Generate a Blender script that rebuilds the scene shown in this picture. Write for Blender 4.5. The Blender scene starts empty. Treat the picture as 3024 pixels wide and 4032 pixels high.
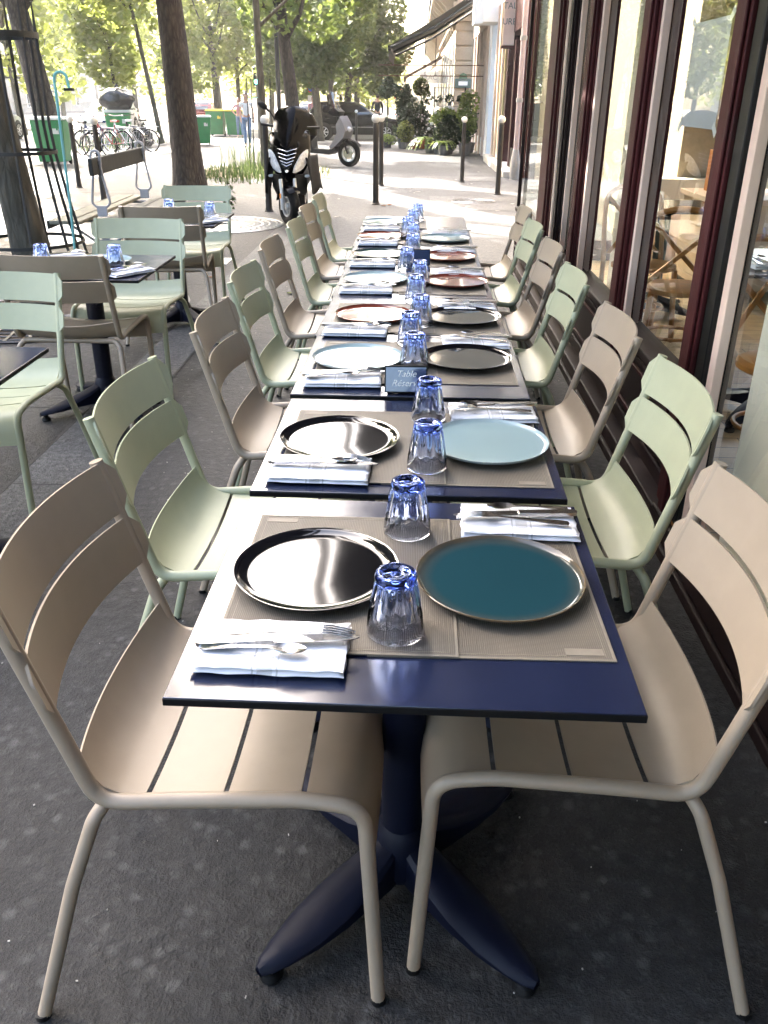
import bpy, bmesh, math, random
from math import sin, cos, pi, radians, sqrt
from mathutils import Vector, Matrix, noise as mnoise
random.seed(7)
S = bpy.context.scene
COL = S.collection
def gz(y): return -0.01*max(0.0, y-12.0)          # the street falls gently away from the terrace

# ------------------------------------------------------------------ mesh builder
class MB:
    def __init__(s): s.v=[]; s.f=[]
    def add(s, vs, fs):
        o=len(s.v); s.v += [tuple(p) for p in vs]; s.f += [tuple(i+o for i in q) for q in fs]; return s
    def box(s, c, d, rz=0, M=None):
        x,y,z=d[0]/2,d[1]/2,d[2]/2
        vs=[Vector((i*x,j*y,k*z)) for k in(-1,1) for j in(-1,1) for i in(-1,1)]
        R=M if M is not None else Matrix.Rotation(rz,3,'Z')
        vs=[R@p+Vector(c) for p in vs]
        return s.add(vs,[(0,2,3,1),(4,5,7,6),(0,1,5,4),(2,6,7,3),(0,4,6,2),(1,3,7,5)])
    def bx(s,x0,x1,y0,y1,z0,z1): return s.box(((x0+x1)/2,(y0+y1)/2,(z0+z1)/2),(x1-x0,y1-y0,z1-z0))
    def beam(s,a,b,w,h,up=(0,0,1)):
        a=Vector(a);b=Vector(b);d=(b-a);L=d.length;d.normalize();u=Vector(up)
        sx=d.cross(u)
        if sx.length<1e-4: sx=d.cross(Vector((1,0,0)))
        sx.normalize();u=sx.cross(d)
        M=Matrix((sx,d,u)).transposed()
        return s.box((a+b)/2,(w,L,h),M=M)
    def loft(s, secs, closed=True, caps=True):
        n=len(secs[0]); vs=[p for q in secs for p in q]; fs=[]
        for i in range(len(secs)-1):
            for j in range(n if closed else n-1):
                k=(j+1)%n; fs.append((i*n+j,i*n+k,(i+1)*n+k,(i+1)*n+j))
        if caps and closed:
            fs.append(tuple(range(n-1,-1,-1))); fs.append(tuple((len(secs)-1)*n+j for j in range(n)))
        return s.add(vs,fs)
    def tube(s, pts, r, n=10, caps=True, flat=1.0):
        P=[Vector(p) for p in pts]; m=len(P); R=r if isinstance(r,(list,tuple)) else [r]*m
        T=[]
        for i in range(m):
            a=P[max(i-1,0)];b=P[min(i+1,m-1)]; t=(b-a).normalized(); T.append(t)
        u=T[0].orthogonal().normalized(); secs=[]
        for i in range(m):
            u=(u-T[i]*u.dot(T[i])).normalized(); w=T[i].cross(u)
            secs.append([P[i]+(u*cos(2*pi*j/n)+w*sin(2*pi*j/n)*flat)*R[i] for j in range(n)])
        return s.loft(secs,True,caps)
    def lathe(s, prof, n=24, c=(0,0,0), axis='Z'):
        c=Vector(c); secs=[]
        for r,z in prof:
            ring=[]
            for j in range(n):
                a=2*pi*j/n; p=Vector((r*cos(a),r*sin(a),z))
                if axis=='X': p=Vector((p.z,p.x,p.y))
                elif axis=='Y': p=Vector((p.x,p.z,p.y))
                ring.append(p+c)
            secs.append(ring)
        return s.loft(secs,True,tuple(prof[0])!=tuple(prof[-1]))
    def torus(s,c,R,r,n=28,m=8,axis='X',sc=1.0):
        c=Vector(c); secs=[]
        for i in range(n):
            a=2*pi*i/n; ring=[]
            for j in range(m):
                b=2*pi*j/m; q=R+r*cos(b); w=r*sin(b)*sc
                p=Vector((w,q*cos(a),q*sin(a))) if axis=='X' else (Vector((q*cos(a),w,q*sin(a))) if axis=='Y' else Vector((q*cos(a),q*sin(a),w)))
                ring.append(p+c)
            secs.append(ring)
        secs.append(secs[0]); return s.loft(secs,True,False)
    def ell(s,c,r,n=14,m=9):
        c=Vector(c); secs=[]
        for i in range(1,m):
            t=pi*i/m
            secs.append([c+Vector((r[0]*sin(t)*cos(2*pi*j/n),r[1]*sin(t)*sin(2*pi*j/n),-r[2]*cos(t))) for j in range(n)])
        return s.loft(secs,True,True)
    def prism(s, poly, fn, d0, d1):
        """extrude a 2-D polygon: fn(u,v,d) -> point"""
        n=len(poly); vs=[fn(u,v,d0) for u,v in poly]+[fn(u,v,d1) for u,v in poly]
        fs=[tuple(range(n-1,-1,-1)),tuple(range(n,2*n))]+[(i,(i+1)%n,n+(i+1)%n,n+i) for i in range(n)]
        return s.add(vs,fs)
    def sheet(s, G, t):
        """grid of points G[i][j] given thickness t along its normals"""
        nu,nv=len(G),len(G[0]); P=[[Vector(p) for p in r] for r in G]; N=[]
        for i in range(nu):
            for j in range(nv):
                a=P[min(i+1,nu-1)][j]-P[max(i-1,0)][j]; b=P[i][min(j+1,nv-1)]-P[i][max(j-1,0)]
                q=a.cross(b); N.append(q.normalized() if q.length>1e-12 else Vector((0,0,1)))
        A=[P[i][j]+N[i*nv+j]*t/2 for i in range(nu) for j in range(nv)]
        B=[P[i][j]-N[i*nv+j]*t/2 for i in range(nu) for j in range(nv)]
        fs=[];o=nu*nv
        for i in range(nu-1):
            for j in range(nv-1):
                a,b,c,d=i*nv+j,(i+1)*nv+j,(i+1)*nv+j+1,i*nv+j+1
                fs.append((a,b,c,d)); fs.append((o+d,o+c,o+b,o+a))
        ed=[(i,0) for i in range(nu)]+[(nu-1,j) for j in range(1,nv)]+[(i,nv-1) for i in range(nu-2,-1,-1)]+[(0,j) for j in range(nv-2,0,-1)]
        for k in range(len(ed)):
            a=ed[k][0]*nv+ed[k][1]; b=ed[(k+1)%len(ed)][0]*nv+ed[(k+1)%len(ed)][1]
            fs.append((b,a,o+a,o+b))
        return s.add(A+B,fs)
    def mesh(s,name,mat,ang=35,recalc=True,smooth=True):
        me=bpy.data.meshes.new(name); me.from_pydata([tuple(p) for p in s.v],[],s.f)
        if recalc:
            b=bmesh.new(); b.from_mesh(me); bmesh.ops.recalc_face_normals(b,faces=b.faces); b.to_mesh(me); b.free()
        if mat: me.materials.append(mat)
        if smooth:
            me.shade_smooth()
            if ang: me.set_sharp_from_angle(angle=radians(ang))
        me.update(); return me
    def build(s,name,mat,parent=None,loc=None,rz=0,bevel=0,ang=35,recalc=True,seg=2,smooth=True):
        o=bpy.data.objects.new(name,s.mesh(name,mat,ang,recalc,smooth)); COL.objects.link(o)
        if parent: o.parent=parent
        if loc is not None: o.location=loc
        if rz: o.rotation_euler=(0,0,rz)
        if bevel:
            m=o.modifiers.new('bevel','BEVEL'); m.width=bevel; m.segments=seg; m.limit_method='ANGLE'; m.angle_limit=radians(40)
        return o
def tag(o,label=None,cat=None,group=None,kind=None):
    if label: o['label']=label
    if cat: o['category']=cat
    if group: o['group']=group
    if kind: o['kind']=kind
    return o
def thing(name,label,cat,loc=(0,0,0),rz=0,group=None):
    o=bpy.data.objects.new(name,None); COL.objects.link(o); o.empty_display_size=.1
    o.location=loc; o.rotation_euler=(0,0,rz); return tag(o,label,cat,group)
def dup(o,loc=None,rz=None,label=None,mats=None,parent=None,sc=None,name=None):
    """copy a thing with its parts and their sub-parts; mats maps old material -> new one"""
    c=o.copy(); COL.objects.link(c)
    if name: c.name=name
    if parent: c.parent=parent
    if loc is not None: c.location=loc
    if rz is not None: c.rotation_euler=(0,0,rz)
    if sc is not None: c.scale=(sc,sc,sc)
    if label: c['label']=label
    if mats and c.data and c.data.materials and c.data.materials[0] in mats:
        key=(c.data.name,mats[c.data.materials[0]].name)
        if key not in DUPM:
            d=c.data.copy(); d.materials[0]=mats[c.data.materials[0]]; DUPM[key]=d
        c.data=DUPM[key]
    for ch in o.children:
        dup(ch,mats=mats,parent=c)
    return c
DUPM={}
def smoothpath(P,n=6):
    """Catmull-Rom through P"""
    P=[Vector(p) for p in P]; out=[]
    for i in range(len(P)-1):
        a=P[max(i-1,0)];b=P[i];c=P[i+1];d=P[min(i+2,len(P)-1)]
        for k in range(n):
            t=k/n; out.append(.5*((2*b)+(c-a)*t+(2*a-5*b+4*c-d)*t*t+(3*b-a-3*c+d)*t**3))
    out.append(P[-1]); return out
def fillet(P,r,n=6):
    """polyline with rounded corners of radius ~r (r may be a list per inner corner)"""
    P=[Vector(p) for p in P]; out=[P[0]]
    for i in range(1,len(P)-1):
        rr=r[i-1] if isinstance(r,(list,tuple)) else r
        a=(P[i-1]-P[i]); b=(P[i+1]-P[i]); la,lb=a.length,b.length; a.normalize(); b.normalize()
        ang=a.angle(b); d=min(rr/max(math.tan(ang/2),1e-3),la*.49,lb*.49)
        p0=P[i]+a*d; p1=P[i]+b*d
        for k in range(n+1):
            t=k/n; out.append((1-t)**2*p0+2*t*(1-t)*P[i]+t*t*p1)
    out.append(P[-1]); return out

def letters(body,size,m,par,shear=0,ext=.001):
    c=bpy.data.curves.new('lettering','FONT'); c.body=body; c.size=size; c.shear=shear; c.align_x='CENTER'; c.extrude=ext
    t=bpy.data.objects.new('lettering_curve',c); COL.objects.link(t); bpy.context.view_layer.update()
    me=bpy.data.meshes.new_from_object(t.evaluated_get(bpy.context.evaluated_depsgraph_get())); bpy.data.objects.remove(t)
    me.materials.clear(); me.materials.append(m)
    o=bpy.data.objects.new('lettering',me); COL.objects.link(o); o.parent=par; return o
# ------------------------------------------------------------------ materials
def newmat(name):
    m=bpy.data.materials.new(name); m.use_nodes=True; nt=m.node_tree; nt.nodes.clear()
    out=nt.nodes.new('ShaderNodeOutputMaterial'); return m,nt,out
def nd(nt,t,**kw):
    n=nt.nodes.new(t)
    for k,v in kw.items(): setattr(n,k,v)
    return n
def ramp(nt,fac,stops):
    r=nd(nt,'ShaderNodeValToRGB'); e=r.color_ramp.elements
    while len(e)<len(stops): e.new(.5)
    for i,(p,c) in enumerate(stops): e[i].position=p; e[i].color=(*c,1)
    nt.links.new(fac,r.inputs[0]); return r.outputs[0]
def noise(nt,scale,detail=3,rough=.55,vec=None,dist=0):
    n=nd(nt,'ShaderNodeTexNoise'); n.inputs['Scale'].default_value=scale; n.inputs['Detail'].default_value=detail
    n.inputs['Roughness'].default_value=rough; n.inputs['Distortion'].default_value=dist
    if vec is None:
        vec=nd(nt,'ShaderNodeTexCoord').outputs['Object']
    nt.links.new(vec,n.inputs['Vector']); return n.outputs[0]
def lerp(a,b,t): return tuple(a[i]*(1-t)+b[i]*t for i in range(3))
def mul(c,k): return tuple(min(1,x*k) for x in c)
def mat(name,col,rough=.5,metal=0,var=.12,vs=6,bump=0,bs=60,spec=.5,coat=0,dirt=None,aniso=0):
    m,nt,out=newmat(name); p=nd(nt,'ShaderNodeBsdfPrincipled'); L=nt.links.new
    L(p.outputs[0],out.inputs[0])
    if var:
        f=noise(nt,vs,4)
        c=ramp(nt,f,[(.3,mul(col,1-var)),(.7,mul(col,1+var))])
        if dirt:
            f2=noise(nt,dirt[0],5,.65); mx=nd(nt,'ShaderNodeMix',data_type='RGBA')
            r=ramp(nt,f2,[(dirt[1],(0,0,0)),(min(dirt[1]+.12,1),(1,1,1))]); L(r,mx.inputs[0]); L(c,mx.inputs[6]); mx.inputs[7].default_value=(*dirt[2],1); c=mx.outputs[2]
        L(c,p.inputs['Base Color'])
        rr=nd(nt,'ShaderNodeMapRange'); rr.inputs[3].default_value=max(rough-.06,.02); rr.inputs[4].default_value=rough+.08
        L(f,rr.inputs[0]); L(rr.outputs[0],p.inputs['Roughness'])
    else:
        p.inputs['Base Color'].default_value=(*col,1); p.inputs['Roughness'].default_value=rough
    p.inputs['Metallic'].default_value=metal; p.inputs['Specular IOR Level'].default_value=spec
    p.inputs['Coat Weight'].default_value=coat; p.inputs['Coat Roughness'].default_value=.06
    if bump:
        b=nd(nt,'ShaderNodeBump'); b.inputs['Strength'].default_value=bump; b.inputs['Distance'].default_value=.01
        L(noise(nt,bs,4),b.inputs['Height']); L(b.outputs[0],p.inputs['Normal'])
    return m
M={}
M['taupe']=mat('taupe_paint',(.325,.258,.185),.42,var=.04,vs=20,bump=.04,bs=900)
M['green']=mat('sage_paint',(.375,.388,.25),.42,var=.04,vs=20,bump=.04,bs=900)
M['navy']=mat('navy_laminate',(.010,.015,.040),.19,var=.10,vs=14,bump=.02,bs=700,spec=1.0)
M['navy_metal']=mat('navy_powder_coat',(.0015,.0028,.011),.5,spec=.2,var=.1,vs=20,bump=.05,bs=600)
M['edge']=mat('black_edge',(.003,.003,.003),.55,var=.2,spec=.25)
M['black']=mat('black_plastic',(.003,.003,.003),.5,spec=.3,var=.2)
M['blackgloss']=mat('black_gloss_paint',(.0010,.0010,.0014),.12,var=.1,spec=.08)
M['rubber']=mat('rubber',(.003,.003,.003),.8,spec=.2,var=.2,bump=.2,bs=120)
M['steel']=mat('polished_steel',(.46,.455,.45),.2,1,var=.06,vs=40)
M['chrome']=mat('chrome',(.75,.75,.76),.08,1,var=0)
M['alu']=mat('grey_alloy',(.55,.56,.57),.35,.8,var=.08)
M['iron']=mat('cast_iron',(.010,.011,.010),.55,var=.3,bump=.3,bs=60)
M['iron_grey']=mat('grey_iron_paint',(.36,.36,.38),.5,var=.12,bump=.15,bs=80)
M['bollard']=mat('brown_bollard_paint',(.013,.0095,.0075),.5,var=.3,bump=.1)
M['white']=mat('white_paint',(.78,.77,.74),.45,var=.05)
M['wine']=mat('wine_red_paint',(.050,.009,.009),.6,var=.25,vs=5,bump=.15,bs=40,spec=.2,dirt=(3,.58,(.035,.014,.012)))
M['darkwine']=mat('dark_wine_paint',(.014,.006,.005),.6,var=.25,vs=5,bump=.08,bs=40,spec=.2)
M['cream']=mat('cream_plaster',(.76,.68,.55),.8,var=.05,vs=3)
M['creamframe']=mat('cream_paint',(.72,.54,.42),.5,var=.06)
M['wood']=mat('honey_wood',(.44,.175,.035),.4,var=.3,vs=9)
M['darkwood']=mat('weathered_green_wood',(.007,.008,.006),.5,var=.35,vs=14,bump=.2,bs=50,dirt=(20,.66,(.03,.029,.025)))
M['oldwood']=mat('worn_bench_wood',(.20,.19,.14),.55,var=.3,vs=14,bump=.2,bs=50)
M['teal']=mat('turquoise_paint',(.14,.42,.42),.45,var=.1)
M['binbody']=mat('bin_green_plastic',(.022,.20,.06),.42,var=.12,vs=4)
M['binyellow']=mat('bin_yellow_plastic',(.75,.62,.08),.45,var=.1)
M['binlid']=mat('bin_pale_lid',(.52,.56,.52),.4,var=.1)
M['bag']=mat('black_bin_bag',(.010,.010,.011),.22,var=.2,bump=.6,bs=14)
M['terracotta']=mat('terracotta',(.36,.11,.06),.75,var=.2,vs=12)
M['greypot']=mat('grey_pot',(.10,.10,.10),.6,var=.2)
M['concrete']=mat('stone_step',(.45,.41,.36),.75,var=.15,vs=5,bump=.15,bs=40)
M['skin']=mat('skin',(.48,.28,.20),.55,var=.05)
M['hair']=mat('dark_hair',(.018,.012,.010),.5,var=.3,vs=40)
M['hairred']=mat('auburn_hair',(.20,.06,.025),.5,var=.3,vs=40)
M['tee']=mat('white_cotton',(.74,.74,.76),.85,var=.06,vs=12)
M['pink']=mat('pink_cotton',(.52,.22,.25),.85,var=.08,vs=12)
M['denim']=mat('blue_denim',(.16,.24,.38),.85,var=.18,vs=14)
M['suit']=mat('dark_navy_cloth',(.014,.016,.024),.8,var=.2)
M['stem']=mat('plant_stem',(.06,.075,.025),.7,var=.2)
M['scgrey']=mat('scooter_pale_grey',(.15,.15,.16),.35,var=.06)
M['amber']=mat('amber_lens',(.75,.22,.02),.2,var=.05)
M['redlens']=mat('red_lens',(.5,.02,.02),.2,var=.05)
def m_ceramic(name,col,rim=None,rough=.07,spec=.5):
    """glazed stoneware with a rim of another tone, slightly uneven glaze"""
    m,nt,out=newmat(name); L=nt.links.new; p=nd(nt,'ShaderNodeBsdfPrincipled'); L(p.outputs[0],out.inputs[0])
    tc=nd(nt,'ShaderNodeTexCoord'); g=nd(nt,'ShaderNodeVectorMath',operation='LENGTH'); sp=nd(nt,'ShaderNodeSeparateXYZ'); cb=nd(nt,'ShaderNodeCombineXYZ')
    L(tc.outputs['Object'],sp.inputs[0]); L(sp.outputs[0],cb.inputs[0]); L(sp.outputs[1],cb.inputs[1]); L(cb.outputs[0],g.inputs[0])
    ad=nd(nt,'ShaderNodeMath',operation='ADD'); n=noise(nt,14,4)
    ml=nd(nt,'ShaderNodeMath',operation='MULTIPLY'); L(n,ml.inputs[0]); ml.inputs[1].default_value=.012; L(g.outputs['Value'],ad.inputs[0]); L(ml.outputs[0],ad.inputs[1])
    rim=rim or mul(col,.8)
    c=ramp(nt,ad.outputs[0],[(.0,mul(col,.94)),(.125,col),(.1505,lerp(col,rim,.3)),(.155,rim)])
    L(c,p.inputs['Base Color']); p.inputs['Roughness'].default_value=rough; p.inputs['Specular IOR Level'].default_value=spec
    b=nd(nt,'ShaderNodeBump'); b.inputs['Strength'].default_value=.014; b.inputs['Distance'].default_value=.002
    L(noise(nt,45,3),b.inputs['Height']); L(b.outputs[0],p.inputs['Normal']); return m
M['p_black']=m_ceramic('black_glaze',(.004,.004,.005),(.006,.006,.008),.07,.75)
M['p_teal']=m_ceramic('petrol_blue_glaze',(.011,.042,.054),(.13,.09,.05))
M['p_light']=m_ceramic('pale_blue_glaze',(.25,.345,.355),(.33,.39,.39))
M['p_red']=m_ceramic('brick_red_glaze',(.17,.042,.026),(.12,.025,.016))
M['p_sea']=m_ceramic('dark_sea_green_glaze',(.035,.075,.075),(.08,.08,.06))
def m_mat():
    m,nt,out=newmat('woven_vinyl'); L=nt.links.new; p=nd(nt,'ShaderNodeBsdfPrincipled'); L(p.outputs[0],out.inputs[0])
    tc=nd(nt,'ShaderNodeTexCoord'); 
    def wave(d,s):
        w=nd(nt,'ShaderNodeTexWave',bands_direction=d); w.inputs['Scale'].default_value=s; L(tc.outputs['Object'],w.inputs[0]); return w.outputs[1]
    a=wave('X',95); b=wave('Y',95); mu=nd(nt,'ShaderNodeMath',operation='MULTIPLY'); L(a,mu.inputs[0]); L(b,mu.inputs[1])
    c=ramp(nt,mu.outputs[0],[(.0,(.10,.083,.061)),(.45,(.18,.152,.115))])
    n=noise(nt,9,3); mx=nd(nt,'ShaderNodeMix',data_type='RGBA',blend_type='MULTIPLY'); mx.inputs[0].default_value=.5
    r=ramp(nt,n,[(.3,(.75,.75,.75)),(.7,(1,1,1))]); L(c,mx.inputs[6]); L(r,mx.inputs[7]); L(mx.outputs[2],p.inputs['Base Color'])
    p.inputs['Roughness'].default_value=.5
    bp=nd(nt,'ShaderNodeBump'); bp.inputs['Strength'].default_value=.5; bp.inputs['Distance'].default_value=.002; L(mu.outputs[0],bp.inputs['Height']); L(bp.outputs[0],p.inputs['Normal']); return m
M['matw']=m_mat()
M['mathem']=mat('placemat_hem',(.21,.18,.138),.6,var=.1,vs=60)
def m_napkin():
    m,nt,out=newmat('napkin_cotton'); L=nt.links.new; p=nd(nt,'ShaderNodeBsdfPrincipled'); L(p.outputs[0],out.inputs[0])
    tc=nd(nt,'ShaderNodeTexCoord'); sp=nd(nt,'ShaderNodeSeparateXYZ'); L(tc.outputs['Object'],sp.inputs[0])
    mr=nd(nt,'ShaderNodeMapRange'); mr.inputs[1].default_value=-.12; mr.inputs[2].default_value=.12; L(sp.outputs[0],mr.inputs[0])
    w=(.76,.76,.79); g=(.50,.50,.50)
    r=nd(nt,'ShaderNodeValToRGB'); r.color_ramp.interpolation='CONSTANT'; e=r.color_ramp.elements
    st=[(0,w),(.40,g),(.412,w),(.435,lerp(w,g,.7)),(.535,w),(.558,g),(.570,w)]
    while len(e)<len(st): e.new(.5)
    for i,(q,c) in enumerate(st): e[i].position=q; e[i].color=(*c,1)
    L(mr.outputs[0],r.inputs[0]); L(r.outputs[0],p.inputs['Base Color']); p.inputs['Roughness'].default_value=.9
    b=nd(nt,'ShaderNodeBump'); b.inputs['Strength'].default_value=.25; b.inputs['Distance'].default_value=.002; L(noise(nt,420,2),b.inputs['Height']); L(b.outputs[0],p.inputs['Normal']); return m
M['napkin']=m_napkin()
def m_tumbler():
    m,nt,out=newmat('blue_tinted_glass'); L=nt.links.new; g=nd(nt,'ShaderNodeBsdfGlass'); g.inputs['IOR'].default_value=1.48; g.inputs['Roughness'].default_value=.0
    tc=nd(nt,'ShaderNodeTexCoord'); sp=nd(nt,'ShaderNodeSeparateXYZ'); L(tc.outputs['Object'],sp.inputs[0])
    mr=nd(nt,'ShaderNodeMapRange'); mr.inputs[1].default_value=0; mr.inputs[2].default_value=.112; L(sp.outputs[2],mr.inputs[0])
    c=ramp(nt,mr.outputs[0],[(.0,(.985,.985,.995)),(.35,(.86,.90,.995)),(.85,(.70,.78,.99)),(.97,(.58,.67,.98))])
    L(c,g.inputs['Color']); L(g.outputs[0],out.inputs[0]); return m
M['tumbler']=m_tumbler()
def m_pane(name='window_glass',tint=(.93,.95,.93),base=.05,add=0.0):
    m,nt,out=newmat(name); L=nt.links.new; t=nd(nt,'ShaderNodeBsdfTransparent'); t.inputs[0].default_value=(*tint,1)
    g=nd(nt,'ShaderNodeBsdfGlossy'); g.inputs['Roughness'].default_value=.0; g.inputs['Color'].default_value=(.95,.96,.95,1)
    f=nd(nt,'ShaderNodeFresnel'); f.inputs[0].default_value=1.5
    mx=nd(nt,'ShaderNodeMixShader'); ad=nd(nt,'ShaderNodeMath',operation='ADD'); ad.use_clamp=True; L(f.outputs[0],ad.inputs[0]); ad.inputs[1].default_value=add
    ge=nd(nt,'ShaderNodeNewGeometry'); iv=nd(nt,'ShaderNodeMath',operation='SUBTRACT'); iv.inputs[0].default_value=1; L(ge.outputs['Backfacing'],iv.inputs[1])   # one reflection, on the face met first
    fm=nd(nt,'ShaderNodeMath',operation='MULTIPLY'); L(ad.outputs[0],fm.inputs[0]); L(iv.outputs[0],fm.inputs[1])
    L(fm.outputs[0],mx.inputs[0]); L(t.outputs[0],mx.inputs[1]); L(g.outputs[0],mx.inputs[2]); L(mx.outputs[0],out.inputs[0]); return m
M['pane']=m_pane(add=.02)
M['carglass']=m_pane('car_glass',(.25,.28,.28),add=.05)
M['lamp_lens']=mat('headlight_lens',(.62,.64,.66),.12,var=.25,vs=30,coat=.6)
def m_leaf(name,ca,cb,trans=.5):
    m,nt,out=newmat(name); L=nt.links.new
    geo=nd(nt,'ShaderNodeObjectInfo'); n=noise(nt,1.3,3); n2=noise(nt,9,2)
    av=nd(nt,'ShaderNodeMath',operation='MULTIPLY_ADD'); L(n2,av.inputs[0]); av.inputs[1].default_value=.6; 
    hm=nd(nt,'ShaderNodeMath',operation='MULTIPLY'); L(n,hm.inputs[0]); hm.inputs[1].default_value=.4; L(hm.outputs[0],av.inputs[2])
    c=ramp(nt,av.outputs[0],[(.3,ca),(.7,cb)])
    d=nd(nt,'ShaderNodeBsdfDiffuse'); t=nd(nt,'ShaderNodeBsdfTranslucent'); g=nd(nt,'ShaderNodeBsdfGlossy'); g.inputs['Roughness'].default_value=.45; g.inputs[0].default_value=(.8,.8,.8,1)
    L(c,d.inputs[0]); hs=nd(nt,'ShaderNodeHueSaturation'); hs.inputs[0].default_value=.475; hs.inputs[1].default_value=.95; hs.inputs[2].default_value=2.2; L(c,hs.inputs[4]); L(hs.outputs[0],t.inputs[0])
    m1=nd(nt,'ShaderNodeMixShader'); m1.inputs[0].default_value=trans; L(d.outputs[0],m1.inputs[1]); L(t.outputs[0],m1.inputs[2])
    m2=nd(nt,'ShaderNodeMixShader'); m2.inputs[0].default_value=.05; L(m1.outputs[0],m2.inputs[1]); L(g.outputs[0],m2.inputs[2]); L(m2.outputs[0],out.inputs[0]); return m
M['leaf']=m_leaf('street_tree_leaf',(.038,.068,.013),(.095,.14,.026))
M['leafy']=m_leaf('yellow_green_leaf',(.085,.125,.018),(.18,.225,.045),.58)
M['leafd']=m_leaf('dark_shrub_leaf',(.010,.026,.008),(.03,.06,.018),.25)
M['leafl']=m_leaf('pale_fern_leaf',(.09,.15,.03),(.17,.24,.05),.5)
M['weed']=m_leaf('weed_blade',(.018,.042,.010),(.055,.085,.022),.3)
M['petal']=mat('white_petal',(.75,.74,.72),.8,var=.05)
M['petalr']=mat('orange_petal',(.6,.12,.03),.8,var=.1)
def m_bark(name,a,b,s=9):
    m,nt,out=newmat(name); L=nt.links.new; p=nd(nt,'ShaderNodeBsdfPrincipled'); L(p.outputs[0],out.inputs[0]); p.inputs['Roughness'].default_value=.9
    tc=nd(nt,'ShaderNodeTexCoord'); mp=nd(nt,'ShaderNodeMapping'); mp.inputs['Scale'].default_value=(1,1,.28); L(tc.outputs['Object'],mp.inputs[0])
    v=nd(nt,'ShaderNodeTexVoronoi',feature='DISTANCE_TO_EDGE'); v.inputs['Scale'].default_value=s*2; L(mp.outputs[0],v.inputs[0])
    n=noise(nt,s,6,.65,vec=mp.outputs[0]); mu=nd(nt,'ShaderNodeMath',operation='MULTIPLY_ADD'); L(v.outputs[0],mu.inputs[0]); mu.inputs[1].default_value=.8; L(n,mu.inputs[2])
    c=ramp(nt,mu.outputs[0],[(.35,a),(.8,b)]); L(c,p.inputs['Base Color'])
    bp=nd(nt,'ShaderNodeBump'); bp.inputs['Strength'].default_value=1; bp.inputs['Distance'].default_value=.05; L(mu.outputs[0],bp.inputs['Height']); L(bp.outputs[0],p.inputs['Normal']); return m
M['bark']=m_bark('tree_bark',(.014,.011,.009),(.060,.048,.038))
M['barkp']=m_bark('young_bark',(.035,.032,.022),(.095,.085,.062),6)
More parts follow.
